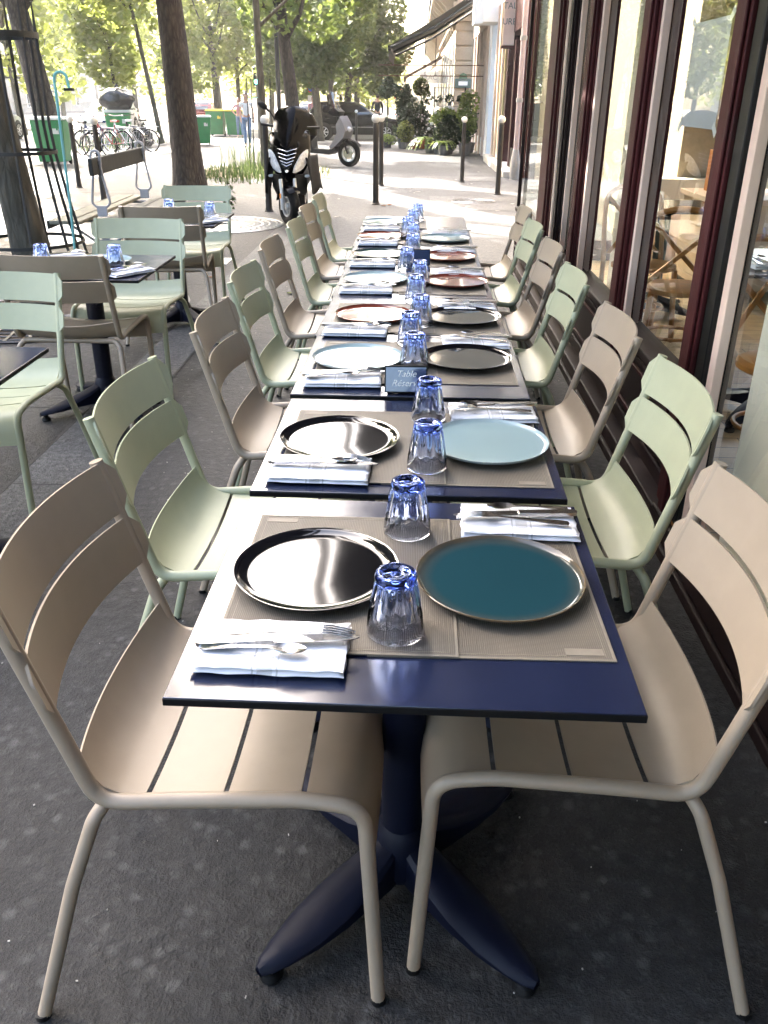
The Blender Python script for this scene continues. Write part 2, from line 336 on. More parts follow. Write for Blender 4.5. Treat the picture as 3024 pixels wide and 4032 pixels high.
def m_asphalt(name,dark,lite,spot,k=1.0):
    m,nt,out=newmat(name); L=nt.links.new; p=nd(nt,'ShaderNodeBsdfPrincipled'); L(p.outputs[0],out.inputs[0])
    tc=nd(nt,'ShaderNodeTexCoord').outputs['Object']
    big=noise(nt,1.1*k,5,.6,vec=tc); fine=noise(nt,130*k,4,.7,vec=tc); mid=noise(nt,24*k,5,.65,vec=tc)
    c1=ramp(nt,big,[(.3,dark),(.7,lite)])
    mx=nd(nt,'ShaderNodeMix',data_type='RGBA',blend_type='MULTIPLY'); mx.inputs[0].default_value=.8; L(c1,mx.inputs[6]); L(ramp(nt,fine,[(.32,(.45,.45,.45)),(.55,(1.0,1.0,1.0)),(.66,(1.9,1.9,1.9)),(.72,(3.2,3.2,3.2))]),mx.inputs[7])
    mx1=nd(nt,'ShaderNodeMix',data_type='RGBA',blend_type='MULTIPLY'); mx1.inputs[0].default_value=.8; L(mx.outputs[2],mx1.inputs[6]); L(ramp(nt,mid,[(.3,(.4,.4,.4)),(.5,(.95,.95,.95)),(.7,(1.9,1.9,1.9))]),mx1.inputs[7])
    # trodden gum and lighter stains, a few centimetres across
    ds=noise(nt,35,2,.5,vec=tc); va=nd(nt,'ShaderNodeVectorMath',operation='MULTIPLY_ADD'); L(ds,va.inputs[0]); va.inputs[1].default_value=(.02,.02,0); L(tc,va.inputs[2])
    v=nd(nt,'ShaderNodeTexVoronoi'); v.inputs['Scale'].default_value=24*k; L(va.outputs[0],v.inputs['Vector'])
    sp=ramp(nt,v.outputs['Distance'],[(.16,(1,1,1)),(.42,(0,0,0))]); sel=nd(nt,'ShaderNodeSeparateColor'); L(v.outputs['Color'],sel.inputs[0])
    gt=nd(nt,'ShaderNodeMapRange'); gt.inputs[1].default_value=.1; gt.inputs[2].default_value=1.0; gt.inputs[4].default_value=.75; L(sel.outputs[0],gt.inputs[0])
    fm=nd(nt,'ShaderNodeMath',operation='MULTIPLY'); L(sp,fm.inputs[0]); L(gt.outputs[0],fm.inputs[1])
    mx2=nd(nt,'ShaderNodeMix',data_type='RGBA'); L(fm.outputs[0],mx2.inputs[0]); L(mx1.outputs[2],mx2.inputs[6]); mx2.inputs[7].default_value=(*spot,1)
    L(mx2.outputs[2],p.inputs['Base Color']); p.inputs['Roughness'].default_value=.62; p.inputs['Specular IOR Level'].default_value=.4
    # hairline cracks
    cr=nd(nt,'ShaderNodeTexVoronoi',feature='DISTANCE_TO_EDGE'); cr.inputs['Scale'].default_value=.55; dv=nd(nt,'ShaderNodeVectorMath',operation='MULTIPLY_ADD'); L(noise(nt,5,4,.6,vec=tc),dv.inputs[0]); dv.inputs[1].default_value=(.35,.35,0); L(tc,dv.inputs[2]); L(dv.outputs[0],cr.inputs['Vector'])
    ck=ramp(nt,cr.outputs['Distance'],[(.0,(.35,.35,.35)),(.006,(1,1,1))]); mx3=nd(nt,'ShaderNodeMix',data_type='RGBA',blend_type='MULTIPLY'); mx3.inputs[0].default_value=.8; L(mx2.outputs[2],mx3.inputs[6]); L(ck,mx3.inputs[7]); L(mx3.outputs[2],p.inputs['Base Color'])
    b=nd(nt,'ShaderNodeBump'); b.inputs['Strength'].default_value=.7; b.inputs['Distance'].default_value=.010; L(fine,b.inputs['Height'])
    b2=nd(nt,'ShaderNodeBump'); b2.inputs['Strength'].default_value=.7; b2.inputs['Distance'].default_value=.02; L(mid,b2.inputs['Height']); L(b.outputs[0],b2.inputs['Normal']); L(b2.outputs[0],p.inputs['Normal']); return m
M['asphalt']=m_asphalt('terrace_asphalt',(.010,.0097,.0093),(.026,.025,.0238),(.072,.070,.067))  # darker than the pavement mix: the terrace's shade is put into its colour
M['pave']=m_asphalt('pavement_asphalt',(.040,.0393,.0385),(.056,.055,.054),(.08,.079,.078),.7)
M['granite']=m_asphalt('granite_kerb',(.075,.074,.072),(.115,.113,.11),(.11,.108,.105),1.6)
M['road']=m_asphalt('road_asphalt',(.16,.155,.15),(.22,.21,.20),(.2,.2,.2),.5)
def m_stone(name,a,b,course=.42):
    m,nt,out=newmat(name); L=nt.links.new; p=nd(nt,'ShaderNodeBsdfPrincipled'); L(p.outputs[0],out.inputs[0]); p.inputs['Roughness'].default_value=.85
    tc=nd(nt,'ShaderNodeTexCoord').outputs['Object']; n=noise(nt,.9,5,.6,vec=tc); n2=noise(nt,25,4,.6,vec=tc)
    c=ramp(nt,n,[(.3,a),(.7,b)]); mx=nd(nt,'ShaderNodeMix',data_type='RGBA',blend_type='MULTIPLY'); mx.inputs[0].default_value=.5; L(c,mx.inputs[6]); L(ramp(nt,n2,[(.3,(.75,.75,.75)),(.7,(1.1,1.1,1.1))]),mx.inputs[7])
    L(mx.outputs[2],p.inputs['Base Color']); bp=nd(nt,'ShaderNodeBump'); bp.inputs['Strength'].default_value=.3; bp.inputs['Distance'].default_value=.01; L(n2,bp.inputs['Height']); L(bp.outputs[0],p.inputs['Normal']); return m
M['stone']=m_stone('cream_stone',(.30,.235,.155),(.40,.32,.22))
M['stone2']=m_stone('pale_far_stone',(.34,.30,.24),(.44,.39,.32))
def m_emit(name,col,s):
    m,nt,out=newmat(name); e=nd(nt,'ShaderNodeEmission'); e.inputs[0].default_value=(*col,1); e.inputs[1].default_value=s; nt.links.new(e.outputs[0],out.inputs[0]); return m
M['greenlamp']=m_emit('green_signal_lamp',(.1,1,.6),3)
def m_plank(name,a,b):
    m,nt,out=newmat(name); L=nt.links.new; p=nd(nt,'ShaderNodeBsdfPrincipled'); L(p.outputs[0],out.inputs[0]); p.inputs['Roughness'].default_value=.4
    tc=nd(nt,'ShaderNodeTexCoord').outputs['Object']; br=nd(nt,'ShaderNodeTexBrick'); br.inputs['Scale'].default_value=1; br.inputs['Brick Width'].default_value=1.1; br.inputs['Row Height'].default_value=.12; br.inputs['Mortar Size'].default_value=.003
    br.inputs[1].default_value=(*a,1); br.inputs[2].default_value=(*b,1); br.inputs[3].default_value=(.05,.03,.015,1)
    L(tc,br.inputs[0]); n=noise(nt,8,4,vec=tc); mx=nd(nt,'ShaderNodeMix',data_type='RGBA',blend_type='MULTIPLY'); mx.inputs[0].default_value=.5; L(br.outputs[0],mx.inputs[6]); L(ramp(nt,n,[(.3,(.6,.6,.6)),(.7,(1.2,1.2,1.2))]),mx.inputs[7]); L(mx.outputs[2],p.inputs['Base Color']); return m
M['floor']=m_plank('oak_floor',(.50,.31,.14),(.58,.39,.20))
# ------------------------------------------------------------------ terrace chairs (tubular frame, slatted seat and back)
R_T=.0135
def side_path(s):
    P=[(.243*s,.297,0),(.243*s,.272,.487),(.243*s,.17,.500),(.243*s,-.05,.488),(.243*s,-.168,.478),(.243*s,-.236,.715),(.243*s,-.284,.882)]
    return fillet(P,[.055,.3,.3,.055,.5],7)
def back_slat(z0,z1,yc):
    """curved slat, rounded corners; yc(z) follows the posts"""
    W=.268; n=25; H=z1-z0; r=.026; G=[]
    for i in range(n):
        x=-W+2*W*i/(n-1); d=abs(x)-(W-r)
        h=H/2-(r-sqrt(max(r*r-d*d,0)) if d>0 else 0); row=[]
        for k in range(5):
            z=(z0+z1)/2+h*(k/2-1)
            y=yc(z)+.018-.050*(1-(x/W)**2)
            row.append((x,y,z))
        G.append(row)
    return MB().sheet(G,.005)
def yc(z): return -.236-.048*(z-.715)/.167
SP=[(-.190,.566),(-.178,.532),(-.160,.505),(-.130,.489),(-.095,.482)],[(-.086,.481),(-.05,.480),(-.01,.481),(.034,.484)],[(.043,.485),(.08,.488),(.12,.492),(.166,.496)],[(.175,.496),(.215,.495),(.250,.484),(.272,.458),(.283,.42),(.287,.375)]
def seat_slat(prof):
    G=[]; n=17; W=.236
    for (y,z) in prof:
        row=[]
        for i in range(n):
            x=-W+2*W*i/(n-1); q=1-(x/W)**2
            rear=max(0,min(1,(-.10-y)/.09)); fr=max(0,min(1,(z*0+y-.25)/.04))
            row.append((x,y-.030*q*rear+.006*q*fr, z-.020*q*(1-fr*.6)))
        G.append(row)
    return MB().sheet(G,.004)
def make_chair(name,label,m):
    t=thing(name,label,'chair')
    for s in(-1,1):
        f=MB().tube(side_path(s),R_T,12).build('side_frame',m,t,ang=50)
        MB().lathe([(.0145,0),(.0145,.012)],12,(.243*s,.297,0)).build('foot_cap',M['black'],f)
    P=[(-.300,-.318,0),(-.262,-.232,.30),(-.243,-.182,.440),(-.215,-.160,.466),(.215,-.160,.466),(.243,-.182,.440),(.262,-.232,.30),(.300,-.318,0)]
    h=MB().tube(fillet(P,[.3,.05,.03,.03,.05,.3],6),.0125,12).build('rear_hoop',m,t,ang=50)
    for s in(-1,1): MB().lathe([(.0138,0),(.0138,.012)],12,(.300*s,-.318,0)).build('foot_cap',M['black'],h)
    st=MB()
    for p in SP: 
        q=seat_slat(p); st.add(q.v,q.f)
    st.build('seat',m,t,ang=45)
    b=MB()
    for z0,z1 in((.662,.762),(.774,.880)):
        q=back_slat(z0,z1,yc); b.add(q.v,q.f)
    b.build('backrest',m,t,ang=45); return t
CH={'taupe':make_chair('terrace_chair','x',M['taupe'])}
CH['green']=dup(CH['taupe'],mats={M['taupe']:M['green']})
CHU=set()
def put_chair(kind,x,y,rz,label,group):
    if kind not in CHU:
        CHU.add(kind); o=CH[kind]; o.location=(x,y,0); o.rotation_euler=(0,0,rz)
    else: o=dup(CH[kind],(x,y,0),rz)
    o['label']=label; o['group']=group; return o
ORD=['front','second','third','fourth','fifth','sixth','seventh','eighth']
ORDT=['the front table','the second table','the third table','the fourth table','the fifth table','the sixth table','the seventh table','the end table']
LCH=[('taupe',-.33,1.275),('green',-.425,2.0),('taupe',-.375,2.765),('green',-.41,3.51),('taupe',-.42,4.26),('green',-.39,4.98),('taupe',-.41,5.69),('green',-.40,6.32)]
RCH=[('taupe',.331,1.335),('green',.42,2.11),('taupe',.40,2.79),('green',.385,3.57),('taupe',.40,4.30),('green',.40,5.02),('taupe',.43,5.73)]
NM={'taupe':'taupe','green':'sage green'}
for i,(k,x,y) in enumerate(LCH):
    put_chair(k,x,y,-pi/2+random.uniform(-.015,.015),f'{NM[k]} slatted chair on the street side of {ORDT[i]} of the long row','chairs along the long row of tables')
for i,(k,x,y) in enumerate(RCH):
    put_chair(k,x,y,pi/2+random.uniform(-.015,.015),f'{NM[k]} slatted chair on the window side of {ORDT[i]} of the long row','chairs along the long row of tables')
GL='chairs at the separate kerbside tables'
put_chair('green',-1.655,3.12,pi,'sage green slatted chair facing us at the kerbside table cut off by the picture edge',GL)
put_chair('taupe',-1.62,4.10,.0,'taupe slatted chair seen from behind, at the kerbside table beside the tree grate',GL)
put_chair('green',-1.565,4.75,pi+.01,'sage green slatted chair facing us across the kerbside table beside the tree grate',GL)
put_chair('taupe',-1.64,5.90,.12,'taupe slatted chair seen from behind, at the kerbside table next to the bench',GL)
put_chair('green',-1.665,6.66,pi+.06,'sage green slatted chair facing us across the kerbside table next to the bench',GL)

# ------------------------------------------------------------------ pedestal tables
TZ=.74
def foot_blade():
    secs=[]; 
    for r,w,zt,zb in((.02,.052,.150,.03),(.06,.070,.128,.035),(.12,.092,.106,.046),(.19,.100,.088,.046),(.26,.090,.072,.042),(.32,.066,.060,.038),(.355,.044,.053,.036),(.372,.018,.047,.037)):
        h=w/2; secs.append([(-h,r,zb),(-h*1.02,r,zt-.016),(-h*.8,r,zt-.006),(-h*.35,r,zt),(h*.35,r,zt),(h*.8,r,zt-.006),(h*1.02,r,zt-.016),(h,r,zb)])
    return MB().loft(secs)
def make_table(name,depth):
    t=thing(name,'x','table')
    W=.70; 
    tp=MB().bx(-W/2,W/2,-depth/2,depth/2,TZ-.0085,TZ).build('tabletop',M['navy'],t,bevel=.0012)
    e=MB(); E=.0012
    e.bx(-W/2-E,W/2+E,-depth/2-E,depth/2+E,TZ-.0150,TZ-.0018); e.build('edge_band',M['edge'],tp,bevel=.0015)
    MB().lathe([(.043,.09),(.043,.70)],28).build('column',M['navy_metal'],t)
    b=MB().bx(-.18,.18,-.028,.028,.712,.7248); b.bx(-.028,.028,-.18,.18,.700,.7118); b.lathe([(.06,.685),(.06,.70)],20); b.build('bracket',M['navy_metal'],t,bevel=.003)
    MB().lathe([(.052,.03),(.060,.05),(.060,.12),(.050,.155),(.0435,.165)],24).build('hub',M['navy_metal'],t)
    for a in(45,135,225,315):
        f=foot_blade().build('leg',M['navy_metal'],t,rz=radians(a),bevel=.003,ang=30)
        MB().lathe([(.022,0),(.024,.006),(.020,.018),(.012,.022),(.012,.04)],14,(0,.345,0)).build('glide',M['black'],f)
    return t
TF=[(.978,.684),(1.70,.635),(2.376,.668),(3.05,.669),(3.725,.669),(4.40,.674),(5.08,.674),(5.76,.66)]
TB=make_table('pedestal_table',.67)
TAB=[]
for i,(y0,d) in enumerate(TF):
    o=TB if i==0 else dup(TB)
    o.location=(.003,y0+d/2,0); 
    o['label']=('navy pedestal table at the front of the long row, set for two','navy pedestal table second in the long row, black and pale blue plates','navy pedestal table third in the long row, carrying the reserved sign','navy pedestal table fourth in the long row, red and black plates','navy pedestal table fifth in the long row, pale blue and red plates','navy pedestal table sixth in the long row, dark sea green and red plates','navy pedestal table seventh in the long row, red and pale blue plates','navy pedestal table at the far street end of the long row')[i]
    o['group']='pedestal tables joined in the long row'
    s=d/.67
    if i==0: o.rotation_euler=(0,0,-.012)
    o.scale=(1,s,1)
for lab,x,y in(('dark pedestal table cut off by the picture edge, facing sage green chair','a',0),):
    pass
for lab,x,y in(('dark kerbside pedestal table cut off by the picture edge',-1.597,2.49),('dark kerbside pedestal table beside the tree grate, two upturned tumblers on it',-1.632,4.345),('dark kerbside pedestal table next to the bench, two upturned tumblers on it',-1.665,6.155)):
    dup(TB,(x,y,0),0,lab)['group']='separate kerbside tables'; 

# ------------------------------------------------------------------ tableware
GP='woven placemats on the long row'; 
def place(proto,flag,x,y,z,rz,label,group=None,**k):
    if proto.name not in flag: flag.add(proto.name); o=proto
    else: o=dup(proto,**k)
    o.location=(x,y,z); o.rotation_euler=(0,0,rz); o['label']=label
    if group: o['group']=group
    return o
USED=set()
mt=thing('placemat','x','placemat')
MB().bx(-.195,.195,-.24,.24,0,.0014).build('weave',M['matw'],mt)
h=MB()
for s in(-1,1):
    h.bx(s*.192-.002,s*.192+.002,-.24,.24,.0014,.0020); h.bx(-.19,.19,s*.237-.002,s*.237+.002,.0014,.0020); 
    h.bx(s*.180-.0006,s*.180+.0006,-.228,.228,.0014,.0019); h.bx(-.18,.18,s*.228-.0006,s*.228+.0006,.0014,.0019)
h.build('hem',M['mathem'],mt)
ml=MB().bx(.118,.178,-.226,-.208,.0014,.0022); ml.build('woven_tab',M['mathem'],mt)
PL=[('L',0,'p_black','glossy black'),('R',0,'p_teal','petrol blue'),('L',1,'p_black','glossy black'),('R',1,'p_light','pale blue'),('L',2,'p_light','pale blue'),('R',2,'p_black','glossy black'),('L',3,'p_red','brick red'),('R',3,'p_black','glossy black'),('L',4,'p_light','pale blue'),('R',4,'p_red','brick red'),('L',5,'p_sea','dark sea green'),('R',5,'p_red','brick red'),('L',6,'p_red','brick red'),('R',6,'p_light','pale blue'),('L',7,'p_light','pale blue')]
PP={('L',0):(-.162,1.337),('R',0):(.168,1.322),('L',1):(-.174,1.989),('R',1):(.196,1.987),('L',2):(-.172,2.72),('R',2):(.182,2.735),('L',3):(-.15,3.333),('R',3):(.197,3.315),('L',4):(-.174,4.046),('R',4):(.202,4.013),('L',5):(-.18,4.733),('R',5):(.187,4.681),('L',6):(-.192,5.384),('R',6):(.187,5.308),('L',7):(-.199,6.004)}
SIDE={'L':'street','R':'window'}
prof=[(0,.0035),(.055,.0035),(.075,.0),(.082,.0),(.088,.004),(.125,.0065),(.143,.0115),(.1495,.0165),(.1505,.0180),(.1490,.0185),(.143,.0142),(.130,.0100),(.124,.0091),(.118,.00885),(.06,.0088),(0,.0088)]
pl=MB().lathe(prof,72).build('dinner_plate',M['p_black'],ang=60); tag(pl,'x','plate')
prof2=[(0,.0035),(.055,.0035),(.075,.0),(.082,.0),(.090,.004),(.138,.0065),(.1475,.0105),(.1505,.0160),(.1508,.0172),(.1496,.0176),(.1455,.0118),(.139,.0093),(.133,.00885),(.06,.0088),(0,.0088)]
pc=MB().lathe(prof2,72).build('dinner_plate',M['p_teal'],ang=60); tag(pc,'x','plate')
for sd,i,mk,nm in PL:
    x,y=PP[(sd,i)]; rz=0 if sd=='R' else pi
    mx=.135 if sd=='R' else -.108
    my=y+(.0 if sd=='R' else .0)
    yc0=min(max(my,TF[i][0]+.27),TF[i][0]+TF[i][1]-.245) 
    if i==0: yc0=1.335
    o=place(mt,USED,mx,yc0,TZ+(.0008 if sd=='R' else .0030),rz+random.uniform(-.008,.008),f'taupe woven placemat under the {nm} plate, {SIDE[sd]} side of {ORDT[i]}',GP)
    o=place(pl if mk=='p_black' else pc,USED,x,y,TZ+.0056,random.uniform(0,6),f'{nm} plate on the {SIDE[sd]} side of {ORDT[i]} of the long row','dinner plates on the long row',mats={M['p_teal']:M[mk]} if mk not in('p_black','p_teal') else None)
    o.data=o.data if mk=='p_black' else o.data
# napkins: three soft folded layers
def napkin_mesh(seed):
    rnd=random.Random(seed); b=MB(); nx,ny=26,12
    for L,(z0,th,ox,oy,sx,sy) in enumerate(((0.000,.0105,0,.004,.117,.068),(.0102,.008,.0012,.003,.1145,.0655))):
        G=[]; top=[]
        for i in range(nx+1):
            r=[]
            for j in range(ny+1):
                u=2*i/nx-1; v=2*j/ny-1
                e=max(abs(u)**14,abs(v)**10)
                w=mnoise.noise((u*2.6+seed*9,v*2.1,L*3.1))+.5*mnoise.noise((u*7+seed*5,v*1.5,L+.7))
                x=ox+u*sx+.0035*mnoise.noise((v*3,seed,L)); y=oy+v*sy*(1+.045*mnoise.noise((u*3,seed+5,L)))
                r.append((x,y,z0+th/2*(1+0)+(.0024*w if L else .0007*w)))
            G.append(r)
        # thickness that rounds off at the edges
        nu,nv=nx+1,ny+1; A=[];B=[]
        for i in range(nu):
            for j in range(nv):
                u=abs(2*i/nx-1); v=abs(2*j/ny-1); e=max(u,v); k=sqrt(max(0,1-max(0,(e-.86)/.14)**2))*.9+.1
                x,y,z=G[i][j]; A.append((x,y,z+th/2*k)); B.append((x,y,z-th/2*k))
        fs=[];o=nu*nv
        for i in range(nu-1):
            for j in range(nv-1):
                a,bb,c,d=i*nv+j,(i+1)*nv+j,(i+1)*nv+j+1,i*nv+j+1; fs+= [(a,bb,c,d),(o+d,o+c,o+bb,o+a)]
        ed=[(i,0) for i in range(nu)]+[(nu-1,j) for j in range(1,nv)]+[(i,nv-1) for i in range(nu-2,-1,-1)]+[(0,j) for j in range(nv-2,0,-1)]
        for k in range(len(ed)):
            a=ed[k][0]*nv+ed[k][1]; c=ed[(k+1)%len(ed)][0]*nv+ed[(k+1)%len(ed)][1]; fs.append((c,a,o+a,o+c))
        b.add(A+B,fs)
    return b.mesh('napkin_cloth',M['napkin'],ang=70)
NAPM=[napkin_mesh(k) for k in range(4)]
def sheet_strip(cl,t):
    return MB().sheet([[(x,-w,z),(x,-w*.5,z-(d if len(q)>3 else 0)),(x,0,z-(d*1.3 if len(q)>3 else 0)),(x,w*.5,z-(d if len(q)>3 else 0)),(x,w,z)] for q in cl for x,w,z,d in [(q+(0,))[:4]]],t)
fk=sheet_strip([(-.112,.003,0),(-.110,.0075,0),(-.10,.0100,.0),(-.085,.0100,.001),(-.05,.006,.003),(0,.0034,.006),(.03,.0040,.008),(.040,.0085,.010),(.050,.0118,.0125),(.062,.0120,.0125)],.0022)
for k in(-1.5,-.5,.5,1.5): fk.tube([(.060,k*.0064,.0125),(.075,k*.0064,.0118),(.095,k*.0062,.008),(.112,k*.006,.003)],[.0018,.0018,.0016,.0009],6)
fk=fk.build('fork',M['steel'],ang=60); tag(fk,'x','fork')
kn=sheet_strip([(-.125,.003,.002),(-.122,.0075,.002),(-.11,.0095,.002),(-.06,.0085,.003),(-.005,.0075,.004)],.0075)
kn.add(*(lambda q:(q.v,q.f))(sheet_strip([(-.006,.0075,.004),(.004,.0098,.004),(.06,.0100,.004),(.10,.0095,.0038),(.118,.006,.0035),(.128,.001,.0032)],.0016)))
kn=kn.build('knife',M['steel'],ang=50); tag(kn,'x','knife')
sp=sheet_strip([(-.082,.003,.0),(-.080,.006,0),(-.072,.0078,0),(-.055,.0065,.002),(-.02,.003,.005),(.018,.0026,.007),(.030,.005,.008,.001),(.040,.0105,.0085,.003),(.054,.0138,.0085,.0045),(.068,.0128,.0085,.004),(.080,.0075,.0085,.002),(.085,.002,.0088,.0)],.0018)
sp=sp.build('spoon',M['steel'],ang=60); tag(sp,'x','spoon')
NL=[1.022,1.722,2.42,3.01,3.735,4.37,5.045,5.637]; NR=[1.49,2.15,2.885,3.44,4.16,4.82,5.465]
rr=random.Random(21)
def setting(cx,cy,rz,ph,grp,i=0,z0=TZ):
    n=bpy.data.objects.new('napkin',NAPM[i%4]); COL.objects.link(n); n.location=(cx,cy,z0+.0036); n.rotation_euler=(0,0,rz)
    tag(n,f'folded white striped napkin {ph}','napkin',grp[0])
    z=z0+.0036+.0225; R=Matrix.Rotation(rz,3,'Z')
    order=[(fk,.010,.035,.0),(kn,.003,.002,.0),(sp,-.028,-.032,.0)] if i!=0 or rz>1 else [(fk,.012,.020,.0),(kn,.012,-.008,0),(sp,-.028,-.036,0)]
    for q,(pr,ox,oy,_) in enumerate(order):
        if i and q==2 and i%2: ox,oy=.01,-.004
        p=R@Vector((ox+rr.uniform(-.008,.008),oy*.8+rr.uniform(-.005,.005),0))
        place(pr,USED,cx+p.x,cy+p.y,z+.0025+(.002*q if i else .0),rz+rr.uniform(-.10,.10)+(.05 if q==1 else 0),f'steel {pr.name.split(".")[0]} on the napkin {ph}'.replace('on the napkin on the street side of','on the street-side napkin of').replace('on the napkin on the window side of','on the window-side napkin of'),grp[1])
G1=('folded napkins on the long row','cutlery on the long row')
for i,y in enumerate(NL): setting(-.205,y+.072,rr.uniform(-.03,.03),f'on the street side of {ORDT[i]} of the long row',G1,i)
for i,y in enumerate(NR): setting(.226,y+.066,pi+rr.uniform(-.04,.04),f'on the window side of {ORDT[i]} of the long row',G1,i)
# upturned fluted tumblers
def tumbler():
    b=MB(); n=60; secs=[]
    def ring(r,z,fl):
        return [((r*(1-fl*(.5-.5*cos(10*2*pi*j/n))**1.0))*cos(2*pi*j/n),(r*(1-fl*(.5-.5*cos(10*2*pi*j/n))))*sin(2*pi*j/n),z) for j in range(n)]
    out=[(.0455,.000,0),(.0468,.001,0),(.0466,.010,0),(.0450,.030,.0),(.0442,.036,.045),(.0420,.050,.15),(.0384,.072,.17),(.0353,.090,.15),(.0335,.097,.035),(.0335,.104,.0),(.0318,.1105,.0),(.0285,.1125,0)]
    for r,z,f in out: secs.append(ring(r,z,f))
    for r,z in((.021,.1118),(.016,.1085),(.006,.1075)): secs.append(ring(r,z,0))
    b.loft(secs,True,False); m=len(secs)
    # inner cavity, open at the rim below
    inn=[(.0455,.000,0),(.0444,.0012,0),(.0440,.012,0),(.0420,.036,0),(.0370,.066,0),(.0325,.088,0),(.0290,.0965,0),(.012,.0985,0)]
    b2=MB(); b2.loft([ring(r,z,0) for r,z,f in inn][::-1],True,False)
    b.add(b2.v,b2.f)
    b.f.append(tuple((m-1)*n+j for j in range(n))); off=m*n
    b.f.append(tuple(off+n-1-j for j in range(n)))
    me=b.mesh('tumbler_glass',M['tumbler'],ang=50,recalc=False)
    bm=bmesh.new(); bm.from_mesh(me); bmesh.ops.remove_doubles(bm,verts=bm.verts,dist=1e-5); bmesh.ops.recalc_face_normals(bm,faces=bm.faces); bm.to_mesh(me); bm.free()
    me.shade_smooth(); me.set_sharp_from_angle(angle=radians(55)); return me
TM=tumbler()
def put_glass(x,y,label,group,z=TZ):
    o=bpy.data.objects.new('tumbler',TM); COL.objects.link(o); o.location=(x,y,z+.0048); o.rotation_euler=(0,0,rr.uniform(0,1)); tag(o,label,'glass',group)
GY=[(-.016,1.162,0,'beside the petrol blue plate'),(.0,1.517,0,'behind the black plate'),(.043,1.845,1,'at its street-front edge'),(.05,2.176,1,'towards its back edge'),(.011,2.655,2,'behind the reserved sign'),(-.003,2.94,2,'towards its back edge'),(.033,3.215,3,'between the two plates'),(.015,3.61,3,'towards its back edge'),(.033,3.96,4,'between the two plates'),(-.031,4.31,4,'towards its back edge'),(-.003,4.78,5,'beside the red plate'),(-.004,5.20,6,'between the two plates'),(-.037,5.47,6,'towards its back edge'),(-.005,5.84,7,'nearer of its two'),(.025,6.16,7,'farther of its two')]
for x,y,i,ph in GY: put_glass(x,y,f'upturned blue tumbler on {ORDT[i]} of the long row, {ph}','upturned tumblers on the long row')
G2=('folded napkins on kerbside tables','cutlery on kerbside tables')
G3='upturned tumblers on kerbside tables'
put_glass(-1.83,4.26,'upturned blue tumbler next to the brown chair back, beside the tree guard',G3)
put_glass(-1.47,4.27,'upturned blue tumbler by the cutlery on the kerbside table beside the tree grate',G3)
setting(-1.37,4.14,.95,'on the kerbside table beside the tree grate, at its near corner'.replace('on the kerbside table beside the tree grate, at its near corner','at the near corner of the kerbside table by the grate'),G2,2)
setting(-1.82,4.50,.5,'on the kerbside table beside the tree grate, at its back corner'.replace('on the kerbside table beside the tree grate, at its back corner','at the back corner of the kerbside table by the grate'),G2,3)
put_glass(-1.40,6.10,'upturned blue tumbler by the napkin on the kerbside table next to the bench',G3)
put_glass(-1.72,6.25,'upturned blue tumbler in front of the bench end, on the kerbside table next to it',G3)
setting(-1.37,5.96,.9,'on the kerbside table next to the bench',G2,2)
o=dup(pc,mats={M['p_teal']:M['p_light']}); o.location=(-1.60,4.44,TZ+.001); o['label']='pale blue plate on the kerbside table beside the tree grate'; o['group']='dinner plates at kerbside'
# reserved signs
M['signface']=mat('sign_face',(.03,.05,.11),.10,var=.1,coat=.8)
def sign(x,y,rz,label,text):
    t=thing('table_sign',label,'table sign',(x,y,TZ+.0045),rz,'reserved signs on the long row')
    M9=Matrix.Rotation(radians(-14),3,'X')
    MB().box((0,0,.040),(.125,.010,.078),M=M9).build('holder',M['black'],t,bevel=.002)
    MB().box((0,-.0062,.0405),(.117,.0015,.070),M=M9).build('face',M['signface'],t)
    MB().bx(-.055,.055,-.012,.030,0,.006).build('base',M['black'],t,bevel=.002)
    for k,(tx,zz) in enumerate(text):
        o=letters(tx,.026,M['white'],t,.35,.0003)
        p=M9@Vector((0,-.0075,zz-.040))+Vector((0,0,.040)); o.location=p; o.rotation_euler=(radians(90-14),0,0)
    return t
sign(-.013,2.402,.02,'black framed blue reserved sign at the front edge of the third table',[('Table',.047),('Réservé',.020)])
sign(.025,4.47,.05,'small dark sign block turned away among the tumblers on the sixth table',[])
# ------------------------------------------------------------------ ground
def strip(name,x0,x1,ys,m,z,kind='structure',nx=1):
    b=MB(); vs=[];fs=[]
    for y in ys:
        for i in range(nx+1): vs.append((x0+(x1-x0)*i/nx,y,gz(y)+z))
    w=nx+1
    for k in range(len(ys)-1):
        for i in range(nx): fs.append((k*w+i,k*w+i+1,(k+1)*w+i+1,(k+1)*w+i))
    b.add(vs,fs); o=b.build(name,m,recalc=False,smooth=False); o['kind']=kind; return o
strip('ground',-220,220,[-80,12,420],M['pave'],-.03)
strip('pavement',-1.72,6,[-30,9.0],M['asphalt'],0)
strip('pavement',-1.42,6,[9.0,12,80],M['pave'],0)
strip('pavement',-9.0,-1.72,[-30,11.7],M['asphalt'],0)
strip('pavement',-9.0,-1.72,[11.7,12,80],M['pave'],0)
strip('kerb_strip',-1.72,-1.42,[-30,9.0],M['granite'],.004)
strip('kerb_strip',-1.72,-1.42,[9.0,12,80],M['granite'],.004)
strip('kerb_strip',-9.0,-1.8,[11.75,11.98],M['granite'],.004)
strip('kerb_strip',-9.0,-4.55,[15.3,15.55],M['granite'],.004)
b=MB(); b.add([(-9,7.2,.004),(-9,6.9,.004),(-3.3,9.75,.004),(-3.3,10.05,.004)],[(0,1,2,3)]); o=b.build('kerb_strip',M['granite'],recalc=False,smooth=False); o['kind']='structure'
strip('kerb',-9.25,-9.0,[-30,12,80],M['granite'],.03)
strip('road',-20,-9.25,[-60,12,260],M['road'],-.015)
strip('central_pavement',-29,-20,[-60,12,260],M['pave'],.01)
